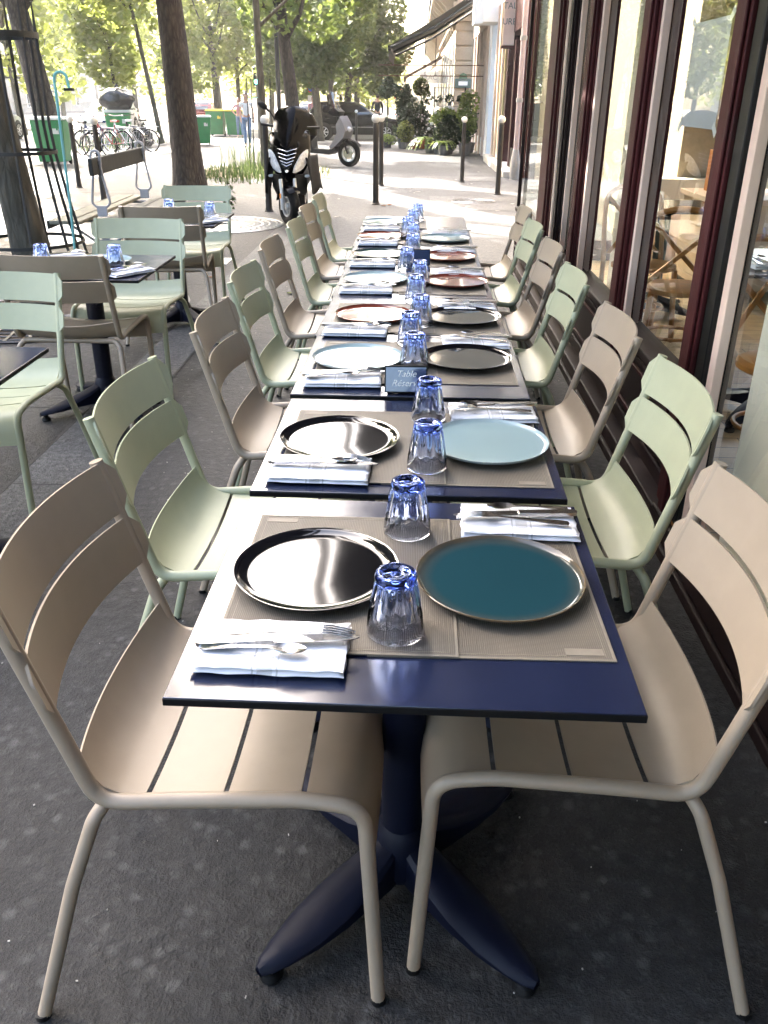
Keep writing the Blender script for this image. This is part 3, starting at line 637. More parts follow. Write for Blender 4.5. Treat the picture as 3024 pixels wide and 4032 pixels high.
strip('road',-42,-29,[-60,12,260],M['road'],-.015)
# joints cut in the terrace asphalt and lighter repair patches
J=MB()
for x in(-1.72,-1.42): J.bx(x-.006,x+.006,-4,9,.0042,.0052)
for y in(3.05,4.3,7.6): J.bx(-5,-1.73,y-.005,y+.005,.001,.0022)
for k in range(14): J.bx(-1.71,-1.43,-3+.9*k-.004,-3+.9*k+.004,.0042,.0050)
o=J.build('pavement_joint',M['iron'],smooth=False); o['kind']='structure'
def flat(name,x0,x1,y0,y1,z,m):
    o=MB().add([(x0,y0,gz(y0)+z),(x1,y0,gz(y0)+z),(x1,y1,gz(y1)+z),(x0,y1,gz(y1)+z)],[(0,1,2,3)]).build(name,m,recalc=False,smooth=False); o['kind']='structure'; return o
M['patch']=m_asphalt('light_repair_asphalt',(.075,.072,.068),(.10,.097,.092),(.11,.106,.10),.9)
flat('pavement_patch',.25,1.85,13.3,15.4,.004,M['patch']); flat('pavement_patch',.0,1.9,18.6,19.8,.004,M['patch']); flat('pavement_patch',-.1,2.2,27.2,27.9,.004,M['patch'])

# round covers, tree grates
def grate(name,label,c,R,hole,m,n=34):
    b=MB()
    for r0 in [R-.02]+[R*.66]+([hole+.02] if hole else [R*.33]):
        b.torus((0,0,0.004),r0,.018,48,4,'Z',.5)
    k=0
    rs=[hole+.04 if hole else .05,R*.33 if not hole else (hole+R*.66)/2,R*.66,R-.03]
    for a in range(n):
        t=2*pi*a/n
        b.beam((rs[0]*cos(t),rs[0]*sin(t),.005),(rs[3]*cos(t),rs[3]*sin(t),.005),.022,.012)
    for q in range(7):
        r=rs[0]+(rs[3]-rs[0])*(q+.5)/7; b.torus((0,0,.005),r,.012,48,4,'Z',.5)
    t=thing(name,label,'grate',(c[0],c[1],gz(c[1])+.004))
    MB().lathe([(hole if hole else .0,0.0),(R,0.0),(R,.0015),(hole if hole else 0,.0015)],48).build('pit',M['black'],t) if hole==0 else None
    b.build('ironwork',m,t,smooth=False); return t
M['grateiron']=mat('worn_grate_iron',(.13,.125,.12),.38,.5,var=.2,bump=.2,bs=90)
M['grateiron2']=mat('polished_cover_iron',(.45,.44,.42),.4,.5,var=.2,bump=.2,bs=90)
grate('tree_grate','large iron tree grate round the caged tree trunk',(-2.9,6.65),1.13,.42,M['grateiron'],44)
grate('tree_grate','pale round iron cover in front of the black scooter',(-2.45,11.35),.78,.0,M['grateiron2'],40)
grate('manhole_cover','round cast manhole cover on the pale repair patch',(.95,14.55),.36,.0,M['grateiron'],18)
grate('drain_cover','small round iron cover under the chairs by the shop window',(.80,3.28),.18,.0,M['grateiron'],14)
o=MB().lathe([(0.02,0),(1.1,0),(1.1,.001),(.02,.001)],40,(-2.9,6.65,.001)).build('tree_pit_soil',mat('leafy_soil',(.10,.07,.045),.95,var=.5,vs=30,bump=.6,bs=40)); o['kind']='structure'
o=MB().bx(-1.98,-1.84,8.55,8.9,.0,.008).build('hatch_cover',M['grateiron2'],bevel=.002); tag(o,'small square metal hatch set in the pavement near the chairs','hatch')

# ------------------------------------------------------------------ glazed restaurant front, its room, and the awning above the terrace
XF=.96
R0=thing('restaurant_front','wine red glazed restaurant front beside the long row of tables','shop front',(XF,0,0))
def rp(name,b,m,par=R0,**k):
    o=b.build(name,m,par,**k); return o
def rel(b): b.v=[(x-XF,y,z) for x,y,z in b.v]; return b
def mullion(y0,y1,m,depth=.10,flutes=2,z0=.60,z1=2.62):
    b=MB(); b.bx(XF,XF+depth,y0,y1,z0,z1)
    w=(y1-y0)
    b.bx(XF-.018,XF-.001,y0+w*.10,y1-w*.42,z0,z1)
    b.bx(XF-.030,XF-.019,y0+w*.18,y1-w*.52,z0,z1)
    b.bx(XF-.012,XF-.001,y1-w*.34,y1-w*.06,z0,z1)
    return rp('mullion',rel(b),m,bevel=.004)
mullion(2.80,2.99,M['wine'],z0=.16); mullion(3.94,4.19,M['wine']); mullion(5.21,5.50,M['wine']); mullion(5.90,6.19,M['darkwine']); mullion(6.40,7.02,M['wine'])
rp('mullion',rel(MB().bx(XF,XF+.03,8.43,8.47,.0,2.62)),M['darkwine'],bevel=.004)
rp('mullion',rel(MB().bx(XF-.01,XF+.08,2.72,2.799,.16,2.62)),M['black'],bevel=.004)
rp('mullion',rel(MB().bx(XF,XF+.09,-.22,-.05,.16,2.62)),M['wine'],bevel=.004)
for y0,y1,z0 in((3.90,3.938,.6),(5.16,5.208,.6),(5.84,5.888,.6),(6.34,6.398,.6),(2.66,2.718,.16)):
    rp('reveal',rel(MB().bx(XF+.006,XF+.038,y0+.004,y1,z0,2.62)),M['creamframe'],bevel=.003)
for y0,y1,z0 in((-.05,2.66,.16),(2.99,3.90,.60),(4.19,5.16,.60),(5.50,5.84,.60),(6.19,6.34,.60),(7.02,8.40,.60)):
    rp('pane',rel(MB().bx(XF+.040,XF+.046,y0,y1,z0+.02,2.60)),M['pane'],smooth=False)
rp('pane',rel(MB().bx(XF+.07,2.0,8.42,8.426,.30,2.6)),M['pane'],smooth=False)
# kick panels, plinth with mouldings
k=MB(); k.bx(XF+.01,XF+.09,2.99,8.40,.17,.56); rp('kick_panel',rel(k),M['darkwine'],bevel=.003)
k=MB(); k.bx(XF-.02,XF+.10,2.99,8.40,.561,.60); k.bx(XF-.006,XF+.009,2.99,8.40,.52,.545); k.bx(XF-.006,XF+.009,2.99,8.40,.235,.255); rp('sill',rel(k),M['darkwine'],bevel=.006)
k=MB(); 
for y0,y1 in((3.05,3.95),(4.05,5.2),(5.3,6.3),(6.4,7.3),(7.4,8.3)):
    for a,b_,c,d in((y0,y1,.48,.495),(y0,y1,.285,.30),(y0,y0+.015,.3005,.4795),(y1-.015,y1,.3005,.4795)): k.bx(XF-.004,XF+.009,a,b_,c,d)
rp('panel_moulding',rel(k),M['wine'],bevel=.003)
k=MB(); k.bx(XF-.015,XF+.12,-3,8.42,0,.11); k.bx(XF-.035,XF-.016,-3,8.42,0,.045); k.bx(XF-.022,XF+.10,-3,2.98,.111,.135); rp('plinth',rel(k),M['darkwine'],bevel=.006)
k=MB(); k.bx(XF-.004,XF+.10,-.05,2.79,.136,.165); rp('threshold',rel(k),M['wood'],bevel=.004)
k=MB(); k.bx(XF-.03,XF+.12,-3,8.48,2.62,2.95); k.bx(XF-.05,XF-.031,-3,8.48,2.66,2.70); rp('fascia',rel(k),M['wine'],bevel=.006)
k=MB(); k.bx(XF+.07,1.95,8.40,8.47,0,.30); rp('end_panel',rel(k),M['wine'],bevel=.004)
# the room inside
k=MB(); k.bx(XF+.12,5.2,-3,8.39,-.02,.12); rp('room_floor',rel(k),M['floor'],smooth=False)
k=MB(); k.bx(5.2,5.4,-3,4.8,0,2.95); k.bx(5.2,5.4,4.801,8.4,0,.60); k.bx(5.2,5.4,4.801,8.4,2.80,2.95)  # rear openings added to let sky light into the room
for y in(6.5,8.2): k.bx(5.2,5.4,y,y+.18,.6001,2.7999)
k.bx(XF+.12,5.2,-3.2,-3,0,2.95); rp('room_wall',rel(k),M['cream'],smooth=False)
k=MB(); k.bx(2.0,5.2,8.40,8.6,0,.85); k.bx(2.0,5.2,8.40,8.6,2.80,2.95)  # end wall opened up as well to brighten the room
for x in(2.0,3.0,4.0,5.0): k.bx(x,x+.14,8.40,8.6,.8501,2.7999)
rp('room_wall',rel(k),M['cream'],smooth=False)
k=MB(); k.bx(XF+.12,5.2,-3,8.39,2.96,3.1); rp('room_ceiling',rel(k),M['white'],smooth=False)
k=MB(); k.bx(5.16,5.199,-3,8.39,.12,.85); k.bx(2.0,5.15,8.36,8.399,.12,.62); rp('wainscot',rel(k),M['creamframe'],bevel=.004)
o=MB().lathe([(.13,.12),(.13,.3),(.115,.32),(.105,.34),(.105,2.7),(.14,2.8),(.14,2.95)],28,(1.62,4.55,0)).build('interior_column',M['cream']); tag(o,'round cream column standing inside the restaurant window','column')
o=MB().bx(1.06,1.18,1.95,2.60,.13,2.95).build('interior_pier',M['cream'],bevel=.01); tag(o,'broad cream pier just inside the glass beside the front chairs','pier')
o=MB().bx(1.60,1.78,7.0,7.2,.12,2.95).build('interior_pier',M['white'],bevel=.01); tag(o,'slim white pier inside the far end of the restaurant window','pier')
M['notice']=mat('notice_paper',(.55,.54,.54),.8,var=.04)
nt_=thing('paper_notice','blank pale sheet of paper taped inside the window pane','notice',(XF+.052,3.40,1.60))
MB().bx(0,.001,-.20,.22,-.17,.17).build('sheet',M['notice'],nt_,smooth=False)
for yy,zz in((-.2,.17),(.22,.17),(-.2,-.17),(.22,-.17)): MB().box((-.001,yy,zz),(.0012,.05,.025),M=Matrix.Rotation(.7*(1 if yy*zz>0 else -1),3,'X')).build('tape',M['white'],nt_,smooth=False)
# cross-back wooden chairs and dark tables indoors
def wood_chair():
    t=thing('cross_back_chair','x','chair'); w=M['wood']
    MB().loft([[(.20*cos(a)*q,.20*sin(a)*q*(1 if sin(a)>0 else .95),z) for a in [2*pi*i/28 for i in range(28)]] for q,z in((.94,.435),(1,.442),(1,.462),(.95,.468))]).build('seat',w,t)
    b=MB(); arc=[(-.19,-.17,0),(-.195,-.18,.45),(-.19,-.25,.74),(-.15,-.285,.86),(0,-.30,.90),(.15,-.285,.86),(.19,-.25,.74),(.195,-.18,.45),(.19,-.17,0)]
    b.tube(smoothpath(arc,5),.0155,10); b.build('bent_back',w,t)
    b=MB()
    for s in(-1,1):
        G=[]
        for i in range(11):
            u=i/10; x=s*(-.17+.34*u); y=-.185-.095*u-.015*sin(pi*u)-(.008*s); z=.50+.34*u; G.append([(x-.016,y,z),(x+.016,y,z)])
        q=MB().sheet(G,.010); b.add(q.v,q.f)
    b.build('cross_slat',w,t)
    for s in(-1,1): MB().tube(smoothpath([(.15*s,.13,.44),(.165*s,.15,.2),(.18*s,.165,0)],4),[.017]*8+[.013],10).build('leg',w,t)
    b=MB(); b.torus((0,-.01,.20),.155,.010,28,6,'Z'); b.build('stretcher',w,t); return t
wc=wood_chair()
WCH=[(1.50,3.35,radians(200),'honey wood cross-back chair inside the window, closest to the pier','a'),(1.48,4.85,radians(-20),'honey wood cross-back chair inside, beside the round cream column',''),(2.3,3.25,radians(150),'honey wood cross-back chair inside, behind the window table',''),(1.45,5.55,radians(190),'honey wood cross-back chair inside, at the second window table',''),(1.42,1.45,radians(70),'honey wood cross-back chair inside, seen past the edge of the pier',''),(1.36,.72,radians(110),'honey wood cross-back chair inside, behind the front wall-side terrace chair',''),(2.35,4.7,radians(160),'honey wood cross-back chair deep inside, turned from the cream column','')]
for i,(x,y,a,l,_) in enumerate(WCH):
    o=wc if i==0 else dup(wc); o.location=(x,y,.12); o.rotation_euler=(0,0,a); o['label']=l; o['group']='wooden chairs inside the restaurant'
for x,y,l in((1.75,4.05,'dark square table inside the window, a folded napkin on it'),(1.72,6.2,'dark square table inside, behind the narrow window panes'),(1.85,.95,'dark square table inside, seen beside the cream pier')):
    t=dup(TB,(x,y,.12),pi/2,l); t['group']='tables inside the restaurant'
setting(1.52,3.90,1.7,'on the dark table inside the window',('napkins indoors','cutlery indoors'),2,TZ+.12)
o=MB().bx(2.3,2.55,6.9,7.3,.86,1.16).build('orange_box',mat('orange_card',(.50,.17,.02),.6),bevel=.004); 
cab=thing('sideboard','pale wooden sideboard inside the restaurant carrying an orange box','sideboard',(2.5,7.1,.12))
cb=MB(); cb.bx(-.3,1.2,-.45,.35,.08,.70); cb.build('body',mat('pale_ply',(.55,.40,.26),.5,var=.15,vs=3),cab,bevel=.004); MB().bx(-.33,1.23,-.48,.38,.701,.739).build('top',M['creamframe'],cab,bevel=.003)
for s in(-.25,.45,1.15): MB().bx(s-.03,s+.03,-.42,.3,0,.079).build('leg',M['black'],cab)
tag(o,'orange card box on the sideboard inside the restaurant','box')
# awning stretched above the terrace
DC=mat('dark_canvas',(.03,.022,.02),.85)
def awning(label,x0,z0,x1,z1,y0,y1):
    aw=thing('terrace_awning',label,'awning',(x0,(y0+y1)/2,z0)); L=(y1-y0)/2; dx=x1-x0; dz=z1-z0
    MB().sheet([[(dx*u,y,dz*u-.03*sin(pi*u)) for u in(0,.25,.5,.75,1)] for y in(-L,0,L)],.012).build('canvas',DC,aw)
    MB().bx(dx-.09,dx-.03,-L,L,dz-.07,dz-.01).build('front_bar',M['iron'],aw)
    MB().bx(dx-.066,dx-.054,-L,L,dz-.26,dz-.071).build('valance',DC,aw)
    for y in(-L+.3,L-.3): MB().tube([(0,y,-.25),(dx*.5,y,dz*.5-.16),(dx-.06,y,dz-.04)],.022,8).build('arm',M['iron'],aw)
awning('dark canvas awning stretched high over the middle of the long row',2.0,3.80,-.58,3.30,2.95,9.5)
awning('unseen dark awning added to shade the front of the long row',1.12,2.98,-.20,2.66,-2.2,2.9)  # out of view, added to darken the street-side chair backs
# house above the restaurant
hs=thing('corner_house','cream stone house above and beyond the restaurant front','building',(2.0,8,0))
def hp(n,b,m,**k):
    b.v=[(x-2.0,y-8,z) for x,y,z in b.v]; return b.build(n,m,hs,**k)
M['bouncecut']=m_stone('bounce_cut_stone',(.075,.062,.05),(.11,.092,.075))  # unseen upper wall darkened to cut light bounced onto the chairs
hp('wall',MB().bx(2.02,3.2,-14,8.39,3.2,18),M['bouncecut'],smooth=False)
hp('wall',MB().bx(1.0,3.2,-14,-3.21,0,3.19),M['darkwine'],smooth=False)  # unseen wall added to stop light coming in from behind
hp('wall',MB().bx(2.45,3.3,8.62,18.8,-.2,18),M['stone'],smooth=False)
for fl in range(4):
    for y in(-11,-7.5,-4,-.5,3,6.5,10.5,14,17):
        x=2.02 if y<8 else 2.45; z=4.1+fl*3.4
        w=hp('window',MB().bx(x-.05,x+.005,y-.62,y+.62,z,z+2.1),M['white'],bevel=.004)
        p=MB().bx(x-.056,x-.051,y-.52,y+.52,z+.1,z+2.0); p.v=[(a-2.0,b_-8,c_) for a,b_,c_ in p.v]; p.build('pane',M['carglass'],w,smooth=False)
# ------------------------------------------------------------------ trees
def leaf_cloud(seed,blobs,n,size,droop=.3,gap=-.16):
    """n folded leaf-clump faces scattered through the volume of a set of ellipsoids"""
    r=random.Random(seed); b=MB(); tot=sum(q[3]*q[4]*q[5] for q in blobs); vs=[];fs=[]
    for (cx,cy,cz,rx,ry,rz) in blobs:
        for _ in range(int(n*rx*ry*rz/tot)):
            while True:
                x,y,z=r.uniform(-1,1),r.uniform(-1,1),r.uniform(-1,1); d=sqrt(x*x+y*y+z*z)
                if .15<d<=1 and r.random()<d*d*1.1: break
            if mnoise.noise((cx+x*rx*1.1+seed,cy+y*ry*1.1,(cz+z*rz)*1.1))<gap: continue
            p=Vector((cx+x*rx,cy+y*ry,cz+z*rz)); s=size*r.uniform(.6,1.3)
            a=r.uniform(0,2*pi); el=r.uniform(-.9,.3)-droop*.5
            d1=Vector((cos(a)*cos(el),sin(a)*cos(el),sin(el))); w=d1.cross(Vector((0,0,1))).normalized(); w=(w*cos(r.uniform(-.6,.6))+Vector((0,0,1))*sin(r.uniform(-.6,.6))).normalized()
            up=w.cross(d1)
            o=len(vs); L=s; W=s*.42
            vs+= [p-d1*L*.5, p-d1*L*.12+w*W*1.0-up*.10*s, p+d1*L*.22+w*W*.75-up*.12*s, p+d1*L*.5-up*.1*s, p+d1*L*.22-w*W*.75-up*.12*s, p-d1*L*.12-w*W-up*.10*s]
            fs+= [(o,o+1,o+2,o+3),(o,o+3,o+4,o+5)]
    b.add(vs,fs); return b
def crown_blobs(seed,R,z0,z1,k=9):
    r=random.Random(seed); out=[(0,0,(z0+z1)/2,R*.62,R*.62,(z1-z0)*.42)]
    for i in range(k):
        a=r.uniform(0,2*pi); t=r.random(); q=R*(.35+.4*sin(pi*min(1,t+.12)))
        s=R*r.uniform(.26,.44); out.append((q*cos(a),q*sin(a),z0+(z1-z0)*(t*.86+.07),s,s,s*r.uniform(.8,1.2)))
    return out
CROWN={}
for i,(sd,R,z0,z1,n,sz,mk,gp) in enumerate(((1,3.4,2.4,11,11000,.28,'leaf',-.3),(2,3.0,2.2,10,10000,.27,'leafy',-.25),(3,3.6,3.4,12,21000,.31,'leaf',-.6))):
    CROWN[i]=leaf_cloud(sd,crown_blobs(sd,R,z0,z1,16),n,sz,.3,gp).mesh('crown_leaves',M[mk],ang=0,recalc=False,smooth=False)
CROWN['young']=leaf_cloud(9,[(0,0,3.6,1.0,1.0,1.4),(.2,.1,2.7,.75,.7,.7),(-.5,.2,3.3,.6,.6,.8),(.5,-.1,3.6,.7,.6,.9),(0,0,5.2,1.2,1.2,1.2),(-.3,.1,4.4,1.0,1,1)],3600,.20).mesh('young_crown_leaves',M['leafy'],ang=0,recalc=False,smooth=False)
CROWN['far']=leaf_cloud(12,crown_blobs(12,3.6,2.2,11,12),2500,.40).mesh('far_crown_leaves',M['leafy'],ang=0,recalc=False,smooth=False)
def trunk(r,h,lean=(0,0),m='bark',flare=1.2,seed=0):
    rd=random.Random(seed); n=18; secs=[]; zs=[-.05,.06,.22,.6,1.2,2.0,3.0,h*.6+.5,h]
    for z in zs:
        k=z/h; q=r*(1.0-.38*max(0,k))*(1+(flare-1)*math.exp(-max(z,0)/.28))
        secs.append([(lean[0]*max(k,0)**1.1+q*cos(2*pi*j/n)*(1+.06*mnoise.noise((cos(2*pi*j/n)*2,sin(2*pi*j/n)*2,z*.9+seed))),lean[1]*k+q*sin(2*pi*j/n)*(1+.06*mnoise.noise((cos(2*pi*j/n)*2+5,sin(2*pi*j/n)*2,z*.9+seed))),z) for j in range(n)])
    b=MB().loft(secs)
    for i in range(5):                                            # limbs
        a=rd.uniform(0,6.28); z=h*rd.uniform(.55,.98); k=z/h; o=Vector((lean[0]*k,lean[1]*k,z)); L=rd.uniform(1.4,2.6)
        d=Vector((cos(a),sin(a),rd.uniform(.5,1.2))).normalized()
        b.tube([o,o+d*L*.5,o+d*L+Vector((0,0,.35*L))],[r*.42,r*.28,r*.10],8)
    return b
def tree(name,x,y,r,h,crown,label,lean=(0,0),bm='bark',sc=1.0,dz=0,group=None,cx=0):
    t=thing(name,label,'tree',(x,y,gz(y)),0,group)
    trunk(r,h,lean,bm,seed=int(abs(x*7+y*3))).build('trunk',M[bm],t,ang=0)
    if crown is not None:
        o=bpy.data.objects.new('crown',CROWN[crown]); COL.objects.link(o); o.parent=t; o.location=(lean[0]+cx,lean[1],dz); o.rotation_euler=(0,0,random.uniform(0,6.28)); o.scale=(sc,sc,sc)
    return t
GT='street trees in rows along the avenue'
tree('street_tree',-2.95,6.75,.14,4.6,2,'slim grey street tree standing inside the iron guard',(-.62,.3),'barkp',.42,2.6,GT,-.3)
tree('street_tree',-4.10,16.45,.275,5.2,2,'thick dark-barked street tree behind the bench',(-.22,.2),'bark',.75,1.6,GT,-2.3)
tree('street_tree',-9.56,24.2,.34,5.2,1,'big leaning street tree behind the green bin, beyond the iron guard',(-.75,.2),'bark',1.05,1.9,GT)
tree('young_street_tree',-9.40,34.05,.095,5.2,1,'thin pale young tree between the bin bag and the thick trunk',(-.75,0),'barkp',.8,1.9,GT)
tree('young_street_tree',-3.48,21.2,.095,5.2,'young','thin young tree with stakes in the weed patch behind the black scooter',(-.05,0),'barkp',1.0,2.0,GT)
tree('street_tree',-3.52,27.6,.225,5.0,0,'dark straight street tree rising behind the black scooter',(-.5,0),'bark',.75,1.6,GT)
tree('street_tree',-3.93,38.0,.175,5.0,2,'pale-barked street tree in front of the black car',(-.4,0),'barkp',.72,-.2,GT)
tree('street_tree',-4.05,46.0,.14,5.0,0,'slim street tree just behind the black car',(-.3,0),'barkp',.72,.2,GT)
tree('street_tree',-3.9,52.0,.21,5.0,2,'leaning street tree behind the car bonnet, leaves low on it',(.4,0),'bark',.8,-.5,GT)
tree('young_street_tree',-12.3,38.4,.075,4.8,'young','young tree with a low hanging leafy crown behind the bin bag',(-.1,0),'bark',1.25,-.9,GT)
tree('street_tree',-10.6,50,.19,5.2,1,'pale street tree seen just right of the thick trunk, towards the road',(-.15,0),'barkp',1.0,-.2,GT)
tree('street_tree',-10.6,56,.15,5.2,1,'street tree on the road side behind the two walking women',(0,0),'barkp',1.0,-.2,GT)
k=0
for (x,ys,gl) in ((-4.1,(62,75,90,108,128),'row by the walkway'),(-10.6,(66,80,96,116),'row by the kerb'),(-17.5,(31,42,54,68,84,104),'row across the near road'),(-24.5,(34,48,62,80,100),'middle row of the avenue'),(-31,(40,60,82),'far row of the avenue')):
    for j,y in enumerate(ys):
        k+=1
        tree('street_tree',x+random.uniform(-.5,.5),y,random.uniform(.15,.23),5.0,'far',f'{ORD[j]} street tree in the {gl}, counting away from us',(random.uniform(-.3,.3),0),random.choice(('bark','barkp')),random.uniform(.9,1.1)*(.75 if x==-4.1 else 1),random.uniform(-.4,.4),GT)
tree('street_tree',-5.5,-10.5,.25,5.2,2,'street tree at the kerb behind the viewpoint',(0,0),'bark',1.1,1.6,GT)
tree('street_tree',-7.0,10.4,.25,5.2,2,'unseen tree added between the bench and the road to block the sun',(0,0),'bark',1.15,-.6,GT,-.3)  # out of view, added to keep direct sun off the terrace
tree('street_tree',-9.8,12.5,.25,5.2,2,'unseen roadside tree added for shade, level with the bench',(0,0),'bark',1.1,1.8,GT)  # out of view, added to thicken the canopy's shade

# iron guard round the first tree
g=thing('tree_guard','black iron bar guard caging the slim grey tree','tree guard',(-2.97,6.75,0))
def gr(z): return .27 if z>1.25 else .27+.22*((1.25-z)/1.25)**1.3
for k in range(9):
    a=2*pi*k/9+.25; P=[(gr(z)*cos(a),gr(z)*sin(a),z) for z in(.0,.2,.5,.8,1.1,1.3,1.9,2.12)]
    MB().tube(P,[.012]*7+[.004],8).build('guard_bar',M['iron'],g)
for z,w in((.48,.012),(1.12,.012),(1.88,.02)): 
    MB().lathe([(gr(z)+.012,z-w),(gr(z)+.018,z-w),(gr(z)+.018,z+w),(gr(z)+.012,z+w),(gr(z)+.012,z-w)],32).build('guard_ring',M['iron'],g)
# stakes of the young tree
for i,(dx,dy) in enumerate(((-.26,.05),(-.33,-.12),(.16,.1))):
    s=thing('tree_stake',('thin green stake beside the young tree','outermost thin green stake of the young tree','thin green stake behind the young trunk')[i],'stake',(-3.48+dx,21.2+dy,gz(21.2)),0,'stakes of the young tree')
    MB().tube([(0,0,0),(.02,0,1.9)],.013,6).build('rod',M['iron'],s); MB().tube([(.02,0,1.5),(-dx*.8,-dy,1.52)],.008,6).build('tie',M['teal'],s)
# turquoise hooked watering pole
P=[(0,0,0),(.04,.0,.8),(.055,.0,1.55)]+[(.055+.045-.045*cos(pi*k/8),0,1.60+.045*sin(pi*k/8)) for k in range(9)]+[(.15,0,1.545)]
t=thing('hooked_pole','thin turquoise hooked pole standing beside the tree guard','pole',(-2.526,6.42,.002)); MB().tube(P,.0095,10).build('rod',M['teal'],t); MB().bx(.118,.178,-.016,.016,1.528,1.546).build('nozzle',M['black'],t)

# ------------------------------------------------------------------ bollards
def bollard(): 
    t=thing('ball_bollard','x','bollard'); 
    MB().lathe([(.062,0),(.062,.01),(.05,.02),(.043,.06),(.040,1.0),(.040,1.065),(.034,1.075),(.030,1.09)],20).build('post',M['bollard'],t)
    MB().ell((0,0,1.142),(.060,.060,.058),18,12).build('ball',M['white'],t); return t
bo=bollard()
for i,(x,y,l,s) in enumerate(((-.60,13.97,'tall dark bollard with white ball, closest one beyond the tables',1.06),(-.64,17.25,'dark bollard with white ball just behind the closest one beyond the tables',1.02),(.945,18.35,'dark bollard with white ball in front of the potted ferns',1.0),(1.443,15.8,'dark bollard with white ball beside the restaurant corner',1.04),(-2.09,12.86,'dark bollard with white ball half hidden behind the black scooter',1.05),(-6.06,16.2,'brown bollard with white ball in front of the parked bicycles, next to the bin',.98),(-4.89,14.05,'brown bollard with white ball behind the bench back',1.0),(-2.29,35.8,'small far bollard in front of the black car doors',1.0),(-.35,37.2,'small far bollard by the car bonnet',1.0))):
    o=bo if i==0 else dup(bo); o.location=(x,y,gz(y)); o.scale=(s,s,s); o['label']=l; o['group']='ball topped bollards'

# ------------------------------------------------------------------ double bench
bn=thing('double_bench','dark green double-sided wooden bench with grey iron supports','bench',(-3.12,9.62,0),radians(2))
def upr(y):
    b=MB()
    # open A-shaped cast support with a looped top
    for s in(-1,1):
        b.tube(smoothpath([(s*.035,y,.90),(s*.045,y,.80),(s*.075,y,.62),(s*.085,y,.54),(s*.045,y,.50)],4),.013,8,flat=1)
    b.tube([( .045*cos(a),y,.965+.05*sin(a)) for a in [2*pi*k/14 for k in range(15)]],.014,8)
    b.tube([(-.035,y,.90),(.035,y,.90)],.013,8); b.tube([(.045,y,.96),(.04,y,.88)],.012,8); b.tube([(-.045,y,.96),(-.04,y,.88)],.012,8)
    b.bx(-.05,.05,y-.012,y+.012,.41,.51); b.bx(-.40,.40,y-.014,y+.014,.355,.385)
    b.tube([(-.38,y,.36),(-.10,y,.17)],.014,8); b.tube([(.38,y,.36),(.10,y,.17)],.014,8)
    b.lathe([(.085,-.012),(.085,.012),(.055,.012),(.055,-.012),(.085,-.012)],20,(0,y,.27),'Y')
    b.bx(-.09,.09,y-.014,y+.014,.05,.19); b.bx(-.17,.17,y-.03,y+.03,0,.05); return b
for y in(-.83,.83): upr(y).build('iron_support',M['iron_grey'],bn,bevel=.003)
for s in(-1,1):
    MB().bx(s*.30-.09,s*.30+.09,-1.25,1.1,.386,.420).build('seat_board',M['oldwood'] if s<0 else M['darkwood'],bn,bevel=.006)
    MB().bx(s*.145-.05,s*.145+.05,-1.25,1.1,.386,.418).build('seat_board',M['oldwood'] if s<0 else M['darkwood'],bn,bevel=.006)
    MB().bx(s*.405-.010,s*.405+.010,-1.25,1.1,.345,.418).build('front_rail',M['darkwood'],bn,bevel=.004)
MB().bx(-.022,.022,-1.02,.98,.80,.955).build('back_board',M['darkwood'],bn,bevel=.008)

# ------------------------------------------------------------------ wheelie bins and bags
def bin_(w,d,h,lid):
    t=thing('wheelie_bin','x','bin'); z0=.08
    secs=[[(-q*w/2,-q*d/2,z),(q*w/2,-q*d/2,z),(q*w/2,q*d/2,z),(-q*w/2,q*d/2,z)] for q,z in((.80,z0),(.985,h-.10),(.985,h-.06))]
    MB().loft(secs).build('body',M['binbody'],t,bevel=.02)
    b=MB().bx(-w*.53,w*.53,-d*.53,d*.53,h-.0595,h-.02); b.bx(-w*.49,w*.49,-d*.49,d*.49,h-.0195,h+.012); b.build('lid',lid,t,bevel=.015)
    for s in(-1,1): MB().lathe([(.10,-.025),(.105,0),(.10,.025)],16,(s*w*.36,d*.44,.10),'X').build('wheel',M['rubber'],t)
    MB().tube([(-w*.35,d*.50,h-.09),(-w*.35,d*.60,h-.05),(w*.35,d*.60,h-.05),(w*.35,d*.50,h-.09)],.014,8).build('handle',M['binbody'],t)
    for x in(-.3,.3): MB().bx(x*w-.02,x*w+.02,-d*.515,-d*.49,h-.28,h-.10).build('rib',M['binbody'],t,bevel=.004)
    MB().bx(w*.16,w*.34,-d*.508,-d*.48,h-.36,h-.24).build('label_plate',M['binlid'],t,bevel=.003); return t
b1=bin_(.78,.72,1.06,M['binlid']); b1.location=(-8.80,22.2,gz(22.2)); b1.rotation_euler=(0,0,.12); tag(b1,'big green wheelie bin with pale lid beside the parked bicycles',None,'green wheelie bins')
for x,y,a,s,l,lid in((-7.72,33.3,.2,.92,'narrow green wheelie bin beside the thick tree trunk',M['binlid']),(-8.25,42.3,.1,1.05,'green wheelie bin with yellow lid next to the woman in pink',M['binyellow']),(-9.15,42.6,.0,1.05,'green wheelie bin with yellow lid, further from the woman in pink',M['binyellow']),(-9.95,31.0,.25,1.08,'green wheelie bin under a black rubbish bag, behind the bicycles',M['binlid']),(-12.0,25.0,.3,1.0,'pale sunlit green bin at the road, seen through the tree guard',M['binlid'])):
    o=dup(b1,(x,y,gz(y)),a,l,{M['binlid']:lid} if lid is not M['binlid'] else None,sc=s)
    if 'pale sunlit' in l: pass
